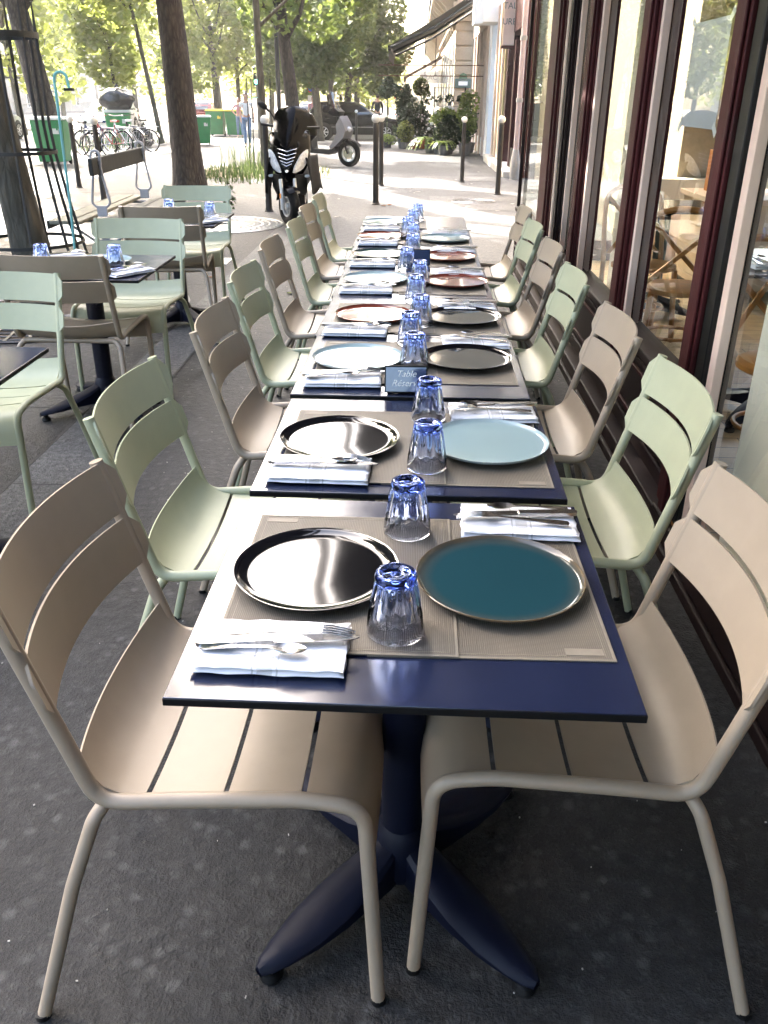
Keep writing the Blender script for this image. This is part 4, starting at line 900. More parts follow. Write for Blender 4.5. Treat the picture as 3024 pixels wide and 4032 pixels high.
def bag(label,c,r,seed):
    b=MB(); n,m=26,16; secs=[]
    for i in range(1,m):
        t=pi*i/m; ring=[]
        for j in range(n):
            a=2*pi*j/n; d=Vector((sin(t)*cos(a),sin(t)*sin(a),-cos(t))); k=1+.22*mnoise.noise(d*2.3+Vector((seed,0,0)))+.07*mnoise.noise(d*7+Vector((seed,3,0)))
            ring.append((r[0]*d.x*k,r[1]*d.y*k,max(r[2]*(d.z*k),-r[2]*.8)+r[2]*.8))
        secs.append(ring)
    b.loft(secs); o=b.build('rubbish_bag',M['bag'],loc=c,ang=0); tag(o,label,'rubbish bag')
    b2=MB().tube([(0,0,r[2]*1.7),(.03,.0,r[2]*1.95),(.10,.02,r[2]*2.1)],[.05,.03,.07],8).build('knot',M['bag'],o)
bag('black knotted rubbish bag on top of the green bin',(-9.95,31.0,gz(31)+1.155),(.56,.45,.36),3)
bag('black rubbish bag standing on the ground beside the bin',(-9.28,31.3,gz(31.3)),(.36,.33,.36),8)

# ------------------------------------------------------------------ bicycles
def bicycle(fm):
    t=thing('bicycle','x','bicycle'); R=.33; wb=1.06
    for y in(0,wb):
        w=MB(); w.torus((0,y,R),R-.016,.017,36,8,'X'); o=w.build('wheel',M['rubber'],t)
        r=MB(); r.torus((0,y,R),R-.042,.010,36,6,'X'); r.lathe([(.028,-.03),(.028,.03)],12,(0,y,R),'X')
        for k in range(14):
            a=2*pi*k/14; r.tube([(.018*(-1)**k,y+.02*cos(a),R+.02*sin(a)),(0,y+(R-.045)*cos(a),R+(R-.045)*sin(a))],.0022,4)
        r.build('rim',M['chrome'],o)
        MB().sheet([[(w_,y+(R+.025)*cos(a),R+(R+.025)*sin(a)) for w_ in(-.028,0,.028)] for a in [ (.35+2.5*k/12) for k in range(13)]],.003).build('mudguard',M['chrome'],t)
    f=MB(); bb=(0,.42,.29); hd=(0,.86,.82); st=(0,.25,.80)
    for a,b_,q in((bb,st,.016),(bb,hd,.018),((0,.27,.70),(0,.88,.74),.016),((.0,.84,.88),(0,.90,.62),.018)): f.tube([a,b_],q,8)
    for s in(-1,1): f.tube([(s*.02,.25,.72),(s*.05,0,R)],.009,6); f.tube([(s*.02,.42,.29),(s*.05,0,R)],.010,6); f.tube([(s*.03,.90,.62),(s*.05,.95,.5),(s*.05,wb,R)],.011,6)
    f.build('frame',fm,t)
    MB().tube([(-.28,.74,1.03),(-.22,.82,1.04),(-.05,.85,1.02),(.05,.85,1.02),(.22,.82,1.04),(.28,.74,1.03)],.012,8).build('handlebar',M['black'],t)
    MB().loft([[(w_*q,.25+y_,.90+z) for w_,z in((-1,0),(-.6,.03),(.6,.03),(1,0),(.5,-.03),(-.5,-.03))] for q,y_ in((.08,-.13),(.085,-.06),(.05,.04),(.025,.13))]).build('saddle',M['black'],t)
    b=MB(); b.bx(-.07,.07,-.30,.18,.715,.735); b.tube([(.06,-.1,.72),(.06,0,R)],.006,6); b.tube([(-.06,-.1,.72),(-.06,0,R)],.006,6); b.build('carrier',M['iron_grey'],t)
    return t
bk=bicycle(M['black'])
M['bikeblue']=mat('bike_blue',(.02,.04,.12),.3); M['bikered']=mat('bike_red',(.35,.03,.02),.3); M['bikewhite']=mat('bike_white',(.6,.6,.6),.3)
for i,(x,y,a,l,mm) in enumerate(((-8.75,24.7,1.15,'black city bicycle closest to the big green bin','black'),(-8.55,25.5,1.1,'dark blue city bicycle in the middle of the parked bicycles','bikeblue'),(-8.4,26.4,1.2,'red framed bicycle among the parked bicycles','bikered'),(-8.3,27.3,1.1,'white framed bicycle near the rubbish bag bin','bikewhite'),(-8.15,28.3,1.2,'black bicycle with chrome mudguard, last before the rubbish bag bin','black'))):
    o=bk if i==0 else dup(bk,mats={M['black']:M[mm]} if mm!='black' else None); o.location=(x,y,gz(y)); o.rotation_euler=(0,.06*(i%2),a); o['label']=l; o['group']='bicycles parked by the bins'
# ------------------------------------------------------------------ black maxi scooter, seen from the front
sc=thing('maxi_scooter','glossy black maxi scooter parked facing us with its front wheel turned','scooter',(-1.60,11.30,0))
def nose(z): return .06+.10*((z-.62)/.44)**2*2.0 if z>.62 else .06+.25*(.62-z)
def hw(z):
    for (a,b_),(c,d) in zip(FW[:-1],FW[1:]):
        if a<=z<=c: return b_+(d-b_)*(z-a)/(c-a)
    return FW[-1][1]
FW=[(.52,.13),(.60,.17),(.66,.215),(.75,.250),(.86,.268),(.97,.270),(1.05,.262),(1.10,.235)]
def fy(x,z): w=hw(z); return nose(z)+.20*min(1,abs(x)/w)**2.2
secs=[]
for z,_ in FW:
    w=hw(z); row=[(w*u,fy(w*u,z),z) for u in[-1+2*i/16 for i in range(17)]]; row+=[(w*.9,.62,z),(-w*.9,.62,z)]; secs.append(row)
MB().loft(secs).build('front_fairing',M['blackgloss'],sc,ang=50)
def onfair(poly,d0,d1,name,m,par=sc):
    return MB().prism(poly,lambda u,v,d:(u,fy(u,v)+d,v),d0,d1).build(name,m,par,bevel=.006)
for sd in(-1,1):
    G=[]
    for z,xo,xi in((.888,.244,.222),(.865,.246,.195),(.835,.243,.168),(.795,.238,.145),(.755,.229,.124),(.715,.213,.103),(.675,.185,.086),(.645,.14,.078),(.632,.105,.076)):
        G.append([(sd*(xi+(xo-xi)*u),fy(xi+(xo-xi)*u,z)-.010,z) for u in(0,.25,.5,.75,1)])
    MB().sheet(G,.018).build('headlight',M['lamp_lens'],sc)
for zc,w in((.878,.125),(.830,.118),(.785,.105),(.745,.088),(.710,.065)):
    onfair([(-w,zc+.030),(-w,zc+.022),(0,zc-.012),(w,zc+.022),(w,zc+.030),(0,zc+.002)],-.014,.01,'grille_bar',M['chrome'])
onfair([(-.028,.655),(0,.668),(.028,.655),(.012,.63),(-.012,.63)],-.016,.01,'badge',M['chrome'])
G=[]
for z,w,c,y in((.905,.012,.0,.13),(.95,.085,.0,.145),(1.03,.165,.0,.19),(1.12,.205,.01,.255),(1.22,.228,.025,.335),(1.30,.215,.03,.41),(1.35,.165,.03,.465),(1.375,.06,.03,.495)):
    G.append([(c+w*u,y+.16*u*u*(w/.22),z) for u in[-1+2*i/12 for i in range(13)]])
MB().sheet(G,.006).build('windscreen',M['blackgloss'],sc,ang=60)
s=MB().loft([[(w*cos(a),y,z0+h*sin(a)) for a in[2*pi*i/16 for i in range(16)]] for y,w,z0,h in((.45,.16,.62,.30),(.7,.17,.52,.22),(1.0,.20,.55,.22),(1.4,.21,.62,.20),(1.75,.13,.68,.12))]).build('rear_body',M['black'],sc)
MB().loft([[(w*cos(a),y,z0+h*sin(a)) for a in[2*pi*i/16 for i in range(16)]] for y,w,z0,h in((.75,.12,.76,.05),(1.0,.17,.79,.07),(1.35,.17,.82,.07),(1.65,.12,.86,.06))]).build('seat',M['rubber'],sc)
MB().loft([[(q*w*cos(a),1.62+q*.19*sin(a),z) for a in[2*pi*i/20 for i in range(20)]] for z,q,w in((.93,.7,.22),(1.0,1,.23),(1.16,1,.23),(1.27,.8,.21),(1.31,.4,.2))]).build('top_case',M['blackgloss'],sc)
for sd in(-1,1):
    G=[[(sd*(.225+.06*u+.075*v+.012*sin(9*u+3*v)),.20+.75*u,.80-(.42+.03*sin(7*u))*v) for v in[j/8 for j in range(9)]] for u in[i/10 for i in range(11)]]
    MB().sheet(G,.012).build('leg_apron',M['rubber'],sc,ang=0)
    MB().ell((sd*.228,fy(.2,.62)-.01,.580),(.042,.03,.020),12,8).build('indicator',M['lamp_lens'],sc)
b=MB().loft([[(w*u,fy(0,.6)+.05+.14*u*u+(.56-z)*.6,z) for u in[-1+2*i/8 for i in range(9)]]+[(w*.8,.6,z),(-w*.8,.6,z)] for z,w in((.34,.19),(.45,.225),(.56,.225),(.605,.20))]); b.build('lower_shield',M['black'],sc)
wl=thing('front_wheel',None,None,(.02,.05,0),radians(33)); wl.parent=sc
def wheel(par,y,R,tw,spokes,m=M['alu'],x=0,name='wheel',flat=False):
    t=MB(); t.torus((x,y,R),R-tw*.52,tw*.52,40,10,'X',1.1); o=t.build(name,M['rubber'],par)
    if flat: o=par
    r=MB(); q=R-tw*1.02
    r.lathe([(q-.012,-tw*.42),(q+.006,-tw*.45),(q+.006,tw*.45),(q-.012,tw*.42),(q-.02,0),(q-.012,-tw*.42)],36,(x,y,R),'X'); r.lathe([(.035,-tw*.5),(.045,-tw*.4),(.045,tw*.4),(.035,tw*.5)],16,(x,y,R),'X')
    for k in range(spokes):
        a=2*pi*k/spokes+.3
        for sg in(-.10,.10): r.beam((x,y+.03*cos(a+sg*3),R+.03*sin(a+sg*3)),(x,y+(q-.005)*cos(a+sg),R+(q-.005)*sin(a+sg)),.020,tw*.30,up=(1,0,0))
    r.build('rim',m,o,bevel=.002)
    d=MB(); d.lathe([(.06,.0),(q*.72,.0),(q*.72,.004),(.06,.004)],32,(x+tw*.5,y,R),'X'); d.build('brake_disc',M['steel'],o); return o
wheel(wl,0,.232,.115,5,name='tyre',flat=True)
for sx in(-1,1):
    f=MB(); f.tube([(sx*.095,.035,.56),(sx*.095,.0,.36)],.024,12); f.tube([(sx*.095,.0,.36),(sx*.095,-.005,.20)],.030,12); f.build('fork_leg',M['alu'],wl)
MB().bx(-.125,-.118,-.02,.02,.335,.395).build('reflector',M['amber'],wl,bevel=.003)
G=[[(w_*.078,.0+(.262-.03*abs(w_))*cos(a),.232+(.262-.03*abs(w_))*sin(a)) for w_ in(-1,-.7,-.3,0,.3,.7,1)] for a in[.25+2.1*k/14 for k in range(15)]]
MB().sheet(G,.005).build('front_fender',M['blackgloss'],wl)
wheel(sc,1.45,.232,.12,5,name='rear_wheel')
b=MB(); b.tube([(-.36,.52,1.165),(-.2,.45,1.15),(.2,.52,1.13),(.36,.62,1.13)],.017,10); b.build('handlebar',M['black'],sc)
b=MB(); b.tube(smoothpath([(-.19,.47,1.24),(-.23,.46,1.30),(-.28,.45,1.36)],4),.011,8); b.ell((-.325,.44,1.385),(.062,.022,.042),16,10); 
b.v=[(x,y,z+(-.325-x)*.35 if x<-.265 else z) for x,y,z in b.v]; b.build('mirror',M['black'],sc)

# ------------------------------------------------------------------ pale scooter seen from its side
s2=thing('town_scooter','pale grey and black town scooter parked across the kerb behind the black scooter','scooter',(-1.62,22.55,gz(22.5)),-radians(112)); s2.scale=(1.14,1.14,1.14)
fr=.27
w=wheel(s2,0,.265,.11,5,name='front_wheel'); wheel(s2,-1.30,.25,.12,5,name='rear_wheel')
b=MB()
for sx in(-1,1): b.tube([(sx*.08,0,.265),(sx*.08,-.20,.80)],.022,10)
b.tube([(0,-.20,.70),(0,-.30,1.10)],.03,10); b.build('fork',M['black'],s2)
G=[[(w_*.07,.29*cos(a),.265+.29*sin(a)) for w_ in(-1,-.4,.4,1)] for a in[.5+1.9*k/12 for k in range(13)]]
MB().sheet(G,.006).build('front_fender',M['black'],s2)
def slab(poly,wfn,name,m,**k):
    n=len(poly); secs=[[(x*wfn(u,v),u,v) for u,v in poly] for x in(-1,-.82,.82,1)]
    # outline slightly inset at the outer faces so that edges read as rounded
    cu=sum(p[0] for p in poly)/n; cv=sum(p[1] for p in poly)/n
    secs[0]=[(x,cu+(u-cu)*.93,cv+(v-cv)*.93) for x,u,v in secs[0]]; secs[3]=[(x,cu+(u-cu)*.93,cv+(v-cv)*.93) for x,u,v in secs[3]]
    return MB().loft(secs).build(name,m,s2,**k)
slab([(-.12,1.00),(-.03,.86),(.02,.72),(-.02,.60),(-.12,.50),(-.24,.40),(-.36,.34),(-.40,.38),(-.28,.52),(-.20,.68),(-.22,.84)],lambda u,v:.20,'leg_shield',M['scgrey'])
slab([(-.24,.42),(-.40,.34),(-.85,.34),(-.90,.26),(-.40,.24),(-.22,.33)],lambda u,v:.17,'footboard',M['black'])
slab([(-.82,.30),(-.86,.62),(-1.05,.70),(-1.60,.74),(-1.66,.66),(-1.50,.50),(-1.2,.36)],lambda u,v:.17,'rear_body',M['black'])
slab([(-.84,.70),(-.90,.78),(-1.15,.80),(-1.45,.86),(-1.62,.85),(-1.62,.77),(-1.2,.73)],lambda u,v:.14,'seat',M['rubber'])
slab([(-.20,.98),(-.16,1.08),(-.28,1.16),(-.42,1.12),(-.42,1.04),(-.30,.99)],lambda u,v:.15,'headset',M['black'])
b=MB(); b.tube([(-.36,-.44,1.14),(-.18,-.36,1.12),(.18,-.36,1.12),(.36,-.44,1.14)],.018,10); b.build('handlebar',M['black'],s2)
for sx in(-1,1):
    b=MB(); b.tube([(sx*.22,-.36,1.13),(sx*.27,-.34,1.30)],.008,6); b.ell((sx*.29,-.335,1.35),(.055,.015,.06),12,8); b.build('mirror',M['black'],s2)
    MB().ell((sx*.30,-.40,1.13),(.10,.07,.085),12,8).build('hand_muff',M['rubber'],s2)
G=[[(.19*u*(1-.25*v),-.20-.16*v+.05*u*u*-1,1.05+.40*v) for u in[-1+2*i/8 for i in range(9)]] for v in[j/6 for j in range(7)]]
MB().sheet(G,.004).build('windscreen',m_pane('scooter_screen',(.75,.77,.76),add=.08),s2)
MB().ell((0,.005,.74),(.09,.04,.06),14,8).build('headlight',M['lamp_lens'],s2)

# ------------------------------------------------------------------ cars
def car(paint):
    t=thing('parked_car','x','car')
    secs=[]
    for y,zt,w,zb in((-2.18,.62,.70,.36),(-2.16,.86,.78,.30),(-2.0,.95,.84,.26),(-1.2,.985,.88,.22),(0,.985,.89,.22),(.75,.965,.89,.22),(1.05,.93,.88,.22),(1.7,.84,.85,.24),(2.02,.74,.79,.26),(2.16,.60,.70,.30),(2.19,.46,.62,.34)):
        secs.append([(-w*.93,y,zb),(-w,y,zb+.12),(-w,y,zt-.22*(zt-.3)),(-w*.95,y,zt-.03),(-w*.86,y,zt),(w*.86,y,zt),(w*.95,y,zt-.03),(w,y,zt-.22*(zt-.3)),(w,y,zb+.12),(w*.93,y,zb)])
    MB().loft(secs).build('body',paint,t,ang=30)
    base=[(-2.08,.94),(1.02,.94)]; 
    secs=[]
    for q,z,wd in((0,.955,.82),(.55,1.25,.74),(.88,1.43,.66),(1,1.48,.56)):
        y0=-2.06+.62*q**1.5 ; y1=1.0-1.02*q
        secs.append([(-wd,y0+.06,z),(-wd*.8,y0,z),(wd*.8,y0,z),(wd,y0+.06,z),(wd,y1-.10,z),(wd*.75,y1,z),(-wd*.75,y1,z),(-wd,y1-.10,z)])
    MB().loft(secs).build('cabin',paint,t,ang=30)
    def wx(z): return .82-(z-.955)/.295*.08 if z<1.25 else .74-(z-1.25)/.18*.08
    for sx in(-1,1):
        for (a,b_,c,d) in ((-.52,.80,.18,-.44),(-1.38,-.58,-.50,-1.22),(-1.86,-1.44,-1.28,-1.52)):
            pts=[(a,1.0),(b_,1.0),(c,1.40),(d,1.40)]
            p=MB(); p.prism(pts,lambda u,v,dd:(sx*(wx(v)+dd),u,v),-.01,.006); p.build('side_window',M['carglass'],t)
        for y in(-1.34,1.33): 
            a=MB(); a.lathe([(.34,-.015),(.375,0),(.34,.02)],28,(sx*.885,y,.32),'X'); a.build('wheel_arch',M['black'],t)
            ww=MB(); ww.torus((sx*.83,y,.315),.245,.07,28,8,'X',1.3); o=ww.build('wheel',M['rubber'],t)
            r=MB(); r.lathe([(.20,-.02),(.205,.05),(.05,.07),(.04,-.02)],24,(sx*.86,y,.315),'X') if False else None
            r.torus((sx*.895,y,.315),.20,.014,28,6,'X')
            for k in range(7):
                an=2*pi*k/7; r.beam((sx*.90,y,.315),(sx*.895,y+.195*cos(an),.315+.195*sin(an)),.035,.02,up=(1,0,0))
            r.build('rim',M['alu'],o)
        MB().ell((sx*.66,2.04,.66),(.17,.10,.07),12,8).build('headlight',M['lamp_lens'],t); MB().ell((sx*.74,-2.13,.76),(.10,.05,.12),12,8).build('tail_light',M['redlens'],t)
        MB().ell((sx*.96,.62,1.0),(.09,.06,.06),12,8).build('door_mirror',paint,t)
        h=MB(); 
        for y in(-.35,-1.15): h.bx(sx*.885-.012,sx*.885+.012,y-.09,y+.09,.83,.855)
        h.build('door_handle',M['black'],t)
        MB().bx(sx*.888-.004,sx*.888+.004,-1.0,1.0,.50,.53).build('side_trim',M['chrome'],t)
    MB().sheet([[(-.60*(1-.18*v),.98-.92*v,.975+.44*v) ,(0,1.03-.92*v,.985+.44*v),(.60*(1-.18*v),.98-.92*v,.975+.44*v)] for v in(0.02,.5,.95)],.012).build('windscreen',M['carglass'],t)
    MB().sheet([[(-.55,-2.07+.45*v,1.0+.40*v),(.55,-2.07+.45*v,1.0+.40*v)] for v in(0.05,.95)],.012).build('rear_window',M['carglass'],t)
    return t
c0=car(M['blackgloss']); c0.location=(-2.62,40.4,gz(40.4)); c0.rotation_euler=(0,0,-pi/2+.04); tag(c0,'black car parked across the walkway behind the trees, bonnet by the flowers','car','parked cars')
M['carred']=mat('car_red',(.28,.02,.015),.25,coat=.6); M['carwhite']=mat('car_white',(.7,.7,.7),.3,coat=.5); M['cargrey']=mat('car_grey',(.25,.26,.27),.3,coat=.5)
for x,y,a,l,mm in((-13.5,60,0,'red car on the road behind the green bins','carred'),(-15.5,47,pi,'white car on the road behind the women','carwhite'),(-17,36,0,'grey car on the road behind the bicycles','cargrey'),(-16.8,52,0,'white car further along the road','carwhite'),(-8.0,72,0,'grey car parked far down the walkway','cargrey')):
    dup(c0,(x,y,gz(y)),a,l,{M['blackgloss']:M[mm]})

# ------------------------------------------------------------------ people
def skinned(name,J,E,mat_,par,root=0,sub=2):
    me=bpy.data.meshes.new(name); me.from_pydata([j[0] for j in J],E,[]); o=bpy.data.objects.new(name,me); COL.objects.link(o); o.parent=par
    m=o.modifiers.new('skin','SKIN'); m.use_smooth_shade=True
    if not me.skin_vertices: 
        pass
    sv=me.skin_vertices[0].data
    for i,j in enumerate(J): sv[i].radius=(j[1],j[2] if len(j)>2 else j[1]); sv[i].use_root=(i==root)
    o.modifiers.new('sub','SUBSURF').levels=sub; o.modifiers['sub'].render_levels=sub
    me.materials.append(mat_); return o
def person(label,x,y,rz,H,hairm,topm,legm,arms,legs,hair='bun',sleeve=.55,jacket=False):
    """faces -y before rz; arms: [(elbow, wrist)] left/right ; legs: [(knee, ankle)]"""
    t=thing('person',label,'person',(x,y,gz(y)),rz); k=H/1.70
    sh=[(-.175,0,1.40),(.175,0,1.40)]; hip=[(-.085,0,.90),(.085,0,.90)]
    J=[((0,0,.95),.115,.085),((0,.005,1.12),.105,.08),((0,.0,1.30),.13,.085),((0,.0,1.42),.075,.065),((0,-.005,1.50),.050,.052),((0,-.015,1.565),.068,.078),((0,-.018,1.64),.072,.088),((0,-.01,1.69),.045,.05)]
    E=[(0,1),(1,2),(2,3),(3,4),(4,5),(5,6),(6,7)]
    for s in(0,1):
        el,wr=arms[s]; o=len(J); v=Vector(wr)-Vector(el); v.normalize(); wv=Vector(wr)
        side=Vector((0,-1,0)) if abs(v.y)<.7 else Vector((0,0,1))
        J+= [(sh[s],.055),(tuple((Vector(sh[s])+Vector(el))/2),.044),(el,.038),(tuple((Vector(el)+wv)/2),.034),(wr,.024,.028),(tuple(wv+v*.05),.032,.022),(tuple(wv+v*.085),.030,.018)]
        E+= [(3,o),(o,o+1),(o+1,o+2),(o+2,o+3),(o+3,o+4),(o+4,o+5),(o+5,o+6)]
        for f,(dx,L) in enumerate(((-.024,.058),(-.008,.072),(.008,.066),(.024,.05))):
            q=len(J); a=wv+v*.10+side*dx; c=a+v*L-Vector((0,0,0))+Vector(((1 if s==0 else -1)*.018,0,0)); J+= [(tuple(a),.009),(tuple(c),.007)]; E+= [(o+6,q),(q,q+1)]
        q=len(J); a=wv+v*.045+side*.035; J+= [(tuple(a),.011),(tuple(a+v*.04+side*.02),.008)]; E+= [(o+5,q),(q,q+1)]
        kn,an=legs[s]; o=len(J); A=Vector(an)
        J+= [(hip[s],.088),(tuple((Vector(hip[s])*.5+Vector(kn)*.5)),.074),(kn,.054),(tuple(Vector(kn)*.6+A*.4),.052),(an,.036),(tuple(A+Vector((0,-.05,-.045))),.036,.03),(tuple(A+Vector((0,-.16,-.055))),.032,.022)]
        E+= [(0,o),(o,o+1),(o+1,o+2),(o+2,o+3),(o+3,o+4),(o+4,o+5),(o+5,o+6)]
    sc_=lambda J:[tuple([tuple(c*k for c in j[0])]+[r*k for r in j[1:]]) for j in J]
    skinned('body',sc_(J),E,M['skin'],t)
    # top
    T=[((0,0,.93),.135,.10),((0,.005,1.10),.122,.095),((0,0,1.29),.145,.10),((0,0,1.415),.088,.072),((0,0,1.455),.060,.058)]; TE=[(0,1),(1,2),(2,3),(3,4)]
    for s in(0,1):
        el,wr=arms[s]; o=len(T); S_=Vector(sh[s]); El=Vector(el)
        T+= [(sh[s],.066),(tuple(S_+(El-S_)*.5),.056)]; TE+= [(3,o),(o,o+1)]
        if sleeve>.6: T+= [(el,.050),(tuple(Vector(wr)*.92+El*.08),.036)]; TE+= [(o+1,o+2),(o+2,o+3)]
    skinned('jacket' if jacket else 'top',sc_(T),TE,topm,t)
    B=[((0,0,.965),.125,.095)]; BE=[]
    for s in(0,1):
        kn,an=legs[s]; o=len(B); A=Vector(an); B+= [(hip[s],.098),(tuple((Vector(hip[s])*.5+Vector(kn)*.5)),.086),(kn,.066),(tuple(Vector(kn)*.5+A*.5),.062),(tuple(A+Vector((0,0,.02))),.050)]
        BE+= [(0,o),(o,o+1),(o+1,o+2),(o+2,o+3),(o+3,o+4)]
    skinned('trousers',sc_(B),BE,legm,t)
    for s in(0,1):
        A=Vector(legs[s][1])*k; MB().loft([[(A.x+w*k*cos(a),A.y+yy*k,max(A.z-.085*k+z*k+h*k*sin(a),A.z-.085*k)) for a in[2*pi*i/12 for i in range(12)]] for yy,w,z,h in((.05,.02,.035,.035),(.03,.038,.04,.04),(-.05,.042,.035,.038),(-.13,.045,.025,.03),(-.185,.02,.02,.018))]).build('shoe',M['black'],t)
    b=MB().ell((0,.012*k,1.655*k),(.083*k,.095*k,.088*k),18,12); b.v=[(x_,y_,z_) if (y_>-.045*k or z_>1.69*k) else (x_,-.045*k,max(z_,1.68*k)) for x_,y_,z_ in b.v]
    if hair=='bun': b.ell((0,.06*k,1.755*k),(.045*k,.045*k,.04*k),12,8)
    if hair=='bob': b.ell((0,.04*k,1.59*k),(.088*k,.07*k,.085*k),14,10)
    b.build('hair',hairm,t,ang=0)
    for s in(-1,1): MB().ell((s*.030*k,-.100*k,1.640*k),(.010*k,.006*k,.006*k),8,6).build('eye',M['black'],t)
    b=MB(); b.ell((0,-.108*k,1.612*k),(.012*k,.018*k,.020*k),8,6); b.build('nose',M['skin'],t); MB().ell((0,-.092*k,1.575*k),(.022*k,.008*k,.006*k),8,6).build('mouth',M['redlens'],t)
    for s in(-1,1): MB().ell((s*.076*k,.0,1.625*k),(.012*k,.022*k,.030*k),8,6).build('ear',M['skin'],t)
    return t
person('woman in white T-shirt and pale jeans walking towards us, dark hair pinned up',-5.89,32.4,.10,1.68,M['hair'],M['tee'],M['denim'],
   [((-.23,.02,1.13),(-.20,-.10,.90)),((.235,.0,1.13),(.24,-.02,.88))],[((-.09,-.03,.50),(-.085,-.02,.085)),((.08,-.10,.50),(.07,-.06,.085))],'bun')
person('woman with auburn hair, pink top and blue jeans, one hand on her hip',-7.78,41.0,.15,1.56,M['hairred'],M['pink'],M['denim'],
   [((-.34,.04,1.18),(-.17,-.09,1.02)),((.23,.0,1.13),(.24,-.04,.88))],[((-.09,.0,.48),(-.10,.02,.085)),((.10,-.02,.48),(.13,-.03,.085))],'bob')
person('man in a dark suit seen from behind, beyond the black car',-1.85,44.6,pi+.2,1.78,M['hair'],M['suit'],M['suit'],
   [((-.25,.0,1.13),(-.22,-.08,.90)),((.25,.0,1.13),(.22,-.08,.90))],[((-.09,-.05,.50),(-.09,.0,.085)),((.09,.0,.50),(.09,.08,.085))],'crop',1,True)
person('person with auburn hair far behind the black scooter windscreen',-4.55,41.5,.0,1.66,M['hairred'],M['pink'],M['denim'],
   [((-.23,.02,1.13),(-.20,-.06,.90)),((.235,.0,1.13),(.24,-.02,.88))],[((-.09,-.03,.50),(-.085,-.02,.085)),((.08,-.06,.50),(.08,-.03,.085))],'bob')
person('person in a white top standing beyond the car bonnet',-.75,47,.4,1.62,M['hairred'],M['tee'],M['suit'],
   [((-.23,.02,1.13),(-.20,-.10,.92)),((.235,.0,1.13),(.22,-.08,.90))],[((-.09,-.03,.50),(-.085,-.02,.085)),((.08,-.06,.50),(.08,-.03,.085))],'crop')
# ------------------------------------------------------------------ weeds and litter
def blades(seed,n,x0,x1,y0,y1,h0,h1,cen=None):
    r=random.Random(seed); b=MB(); vs=[];fs=[]
    for _ in range(n):
        x,y=r.uniform(x0,x1),r.uniform(y0,y1)
        if cen:
            d=((x-cen[0])/cen[2])**2+((y-cen[1])/cen[3])**2
            if d>1 or r.random()<d*.6: continue
        h=r.uniform(h0,h1)*(1 if not cen else 1.15-.6*d); a=r.uniform(0,6.28); w=r.uniform(.006,.012); l=h*r.uniform(.1,.5); dx,dy=cos(a),sin(a); px,py=-dy*w,dx*w; z=gz(y)
        o=len(vs); vs+=[(x-px,y-py,z),(x+px,y+py,z),(x+dx*l*.3-px*.8,y+dy*l*.3-py*.8,z+h*.6),(x+dx*l*.3+px*.8,y+dy*l*.3+py*.8,z+h*.6),(x+dx*l,y+dy*l,z+h)]
        fs+=[(o,o+1,o+3,o+2),(o+2,o+3,o+4)]
    b.add(vs,fs); return b
o=MB().lathe([(.0,0),(1,0),(1,.006),(0,.006)],40,(0,0,0)).build('weed_patch_soil',mat('dry_soil',(.20,.15,.10),.95,var=.4,vs=20,bump=.5,bs=30)); o.location=(-3.35,19.6,gz(19.6)+.003); o.scale=(1.75,2.9,1); o['kind']='structure'
b=blades(3,3000,-5.0,-1.8,17.2,22.2,.06,.30,(-3.4,19.7,1.55,2.5)); q=blades(4,70,-4.2,-2.9,19.2,21.5,.45,.85); b.add(q.v,q.f)
o=b.build('weeds',M['weed'],recalc=False,smooth=False); o['kind']='stuff'; tag(o,'tall green weeds round the young tree behind the scooter','weeds')
b=blades(6,500,-11,-9.3,28,36,.1,.5); o=b.build('weeds',M['weed'],recalc=False,smooth=False); o['kind']='stuff'; tag(o,'weeds along the road edge by the bin bags','weeds')
w=thing('tall_weed','thin straggly weed growing from the joint beside the scooter','weed',(-2.55,12.3,0))
b=leaf_cloud(77,[(0,0,.22,.10,.10,.22)],70,.06); b.build('foliage',M['weed'],w,recalc=False,ang=0,smooth=False); MB().tube([(0,0,0),(.01,0,.25),(-.01,.01,.45)],.004,5).build('stalk',M['stem'],w)
M['deadleaf']=mat('fallen_leaf',(.30,.12,.04),.8,var=.4,vs=30); M['deadleafg']=mat('fallen_green_leaf',(.12,.14,.03),.8,var=.4,vs=30)
def fleaf(x,y,s,a,l,m):
    G=[[(s*.5*w*(1-abs(2*u-1)**1.6),s*(u-.5),.012*s*8*(abs(w)**2)+.004+.02*s*sin(u*5)) for w in(-1,-.5,0,.5,1)] for u in[.02+.96*i/8 for i in range(9)]]
    o=MB().sheet(G,.0012).build('fallen_leaf',m,loc=(x,y,gz(y)+.002),rz=a); tag(o,l,'leaf','fallen leaves')
fleaf(-.826,3.11,.05,.6,'small rust leaf on the asphalt beside the green chair legs',M['deadleaf']); fleaf(-1.065,2.13,.035,1.9,'tiny curled orange leaf on the asphalt by the front chair',M['deadleaf'])
fleaf(-1.03,7.25,.075,1.2,'curled green and orange leaf beneath the chairs up the row',M['deadleafg']); fleaf(-1.85,7.9,.05,.3,'pale leaf on the kerb strip joint',M['deadleaf'])
fleaf(-.47,13.7,.09,.9,'brown leaf at the foot of the tall bollard',M['deadleaf']); fleaf(-.38,13.85,.08,2.4,'second brown leaf at the foot of the tall bollard',M['deadleaf'])
r=random.Random(5); b=MB()
for _ in range(520):
    x,y=r.uniform(-1.4,.9),r.uniform(-.2,8)
    s=r.uniform(.0010,.0028); b.box((x,y,.003),(s*r.uniform(1,2.5),s,.003),rz=r.uniform(0,3))
for _ in range(70):
    x,y=r.uniform(-5,1.9),r.uniform(8.5,27); s=r.uniform(.015,.05); b.box((x,y,gz(y)+.006),(s*r.uniform(1,2.5),s,.004),rz=r.uniform(0,3))
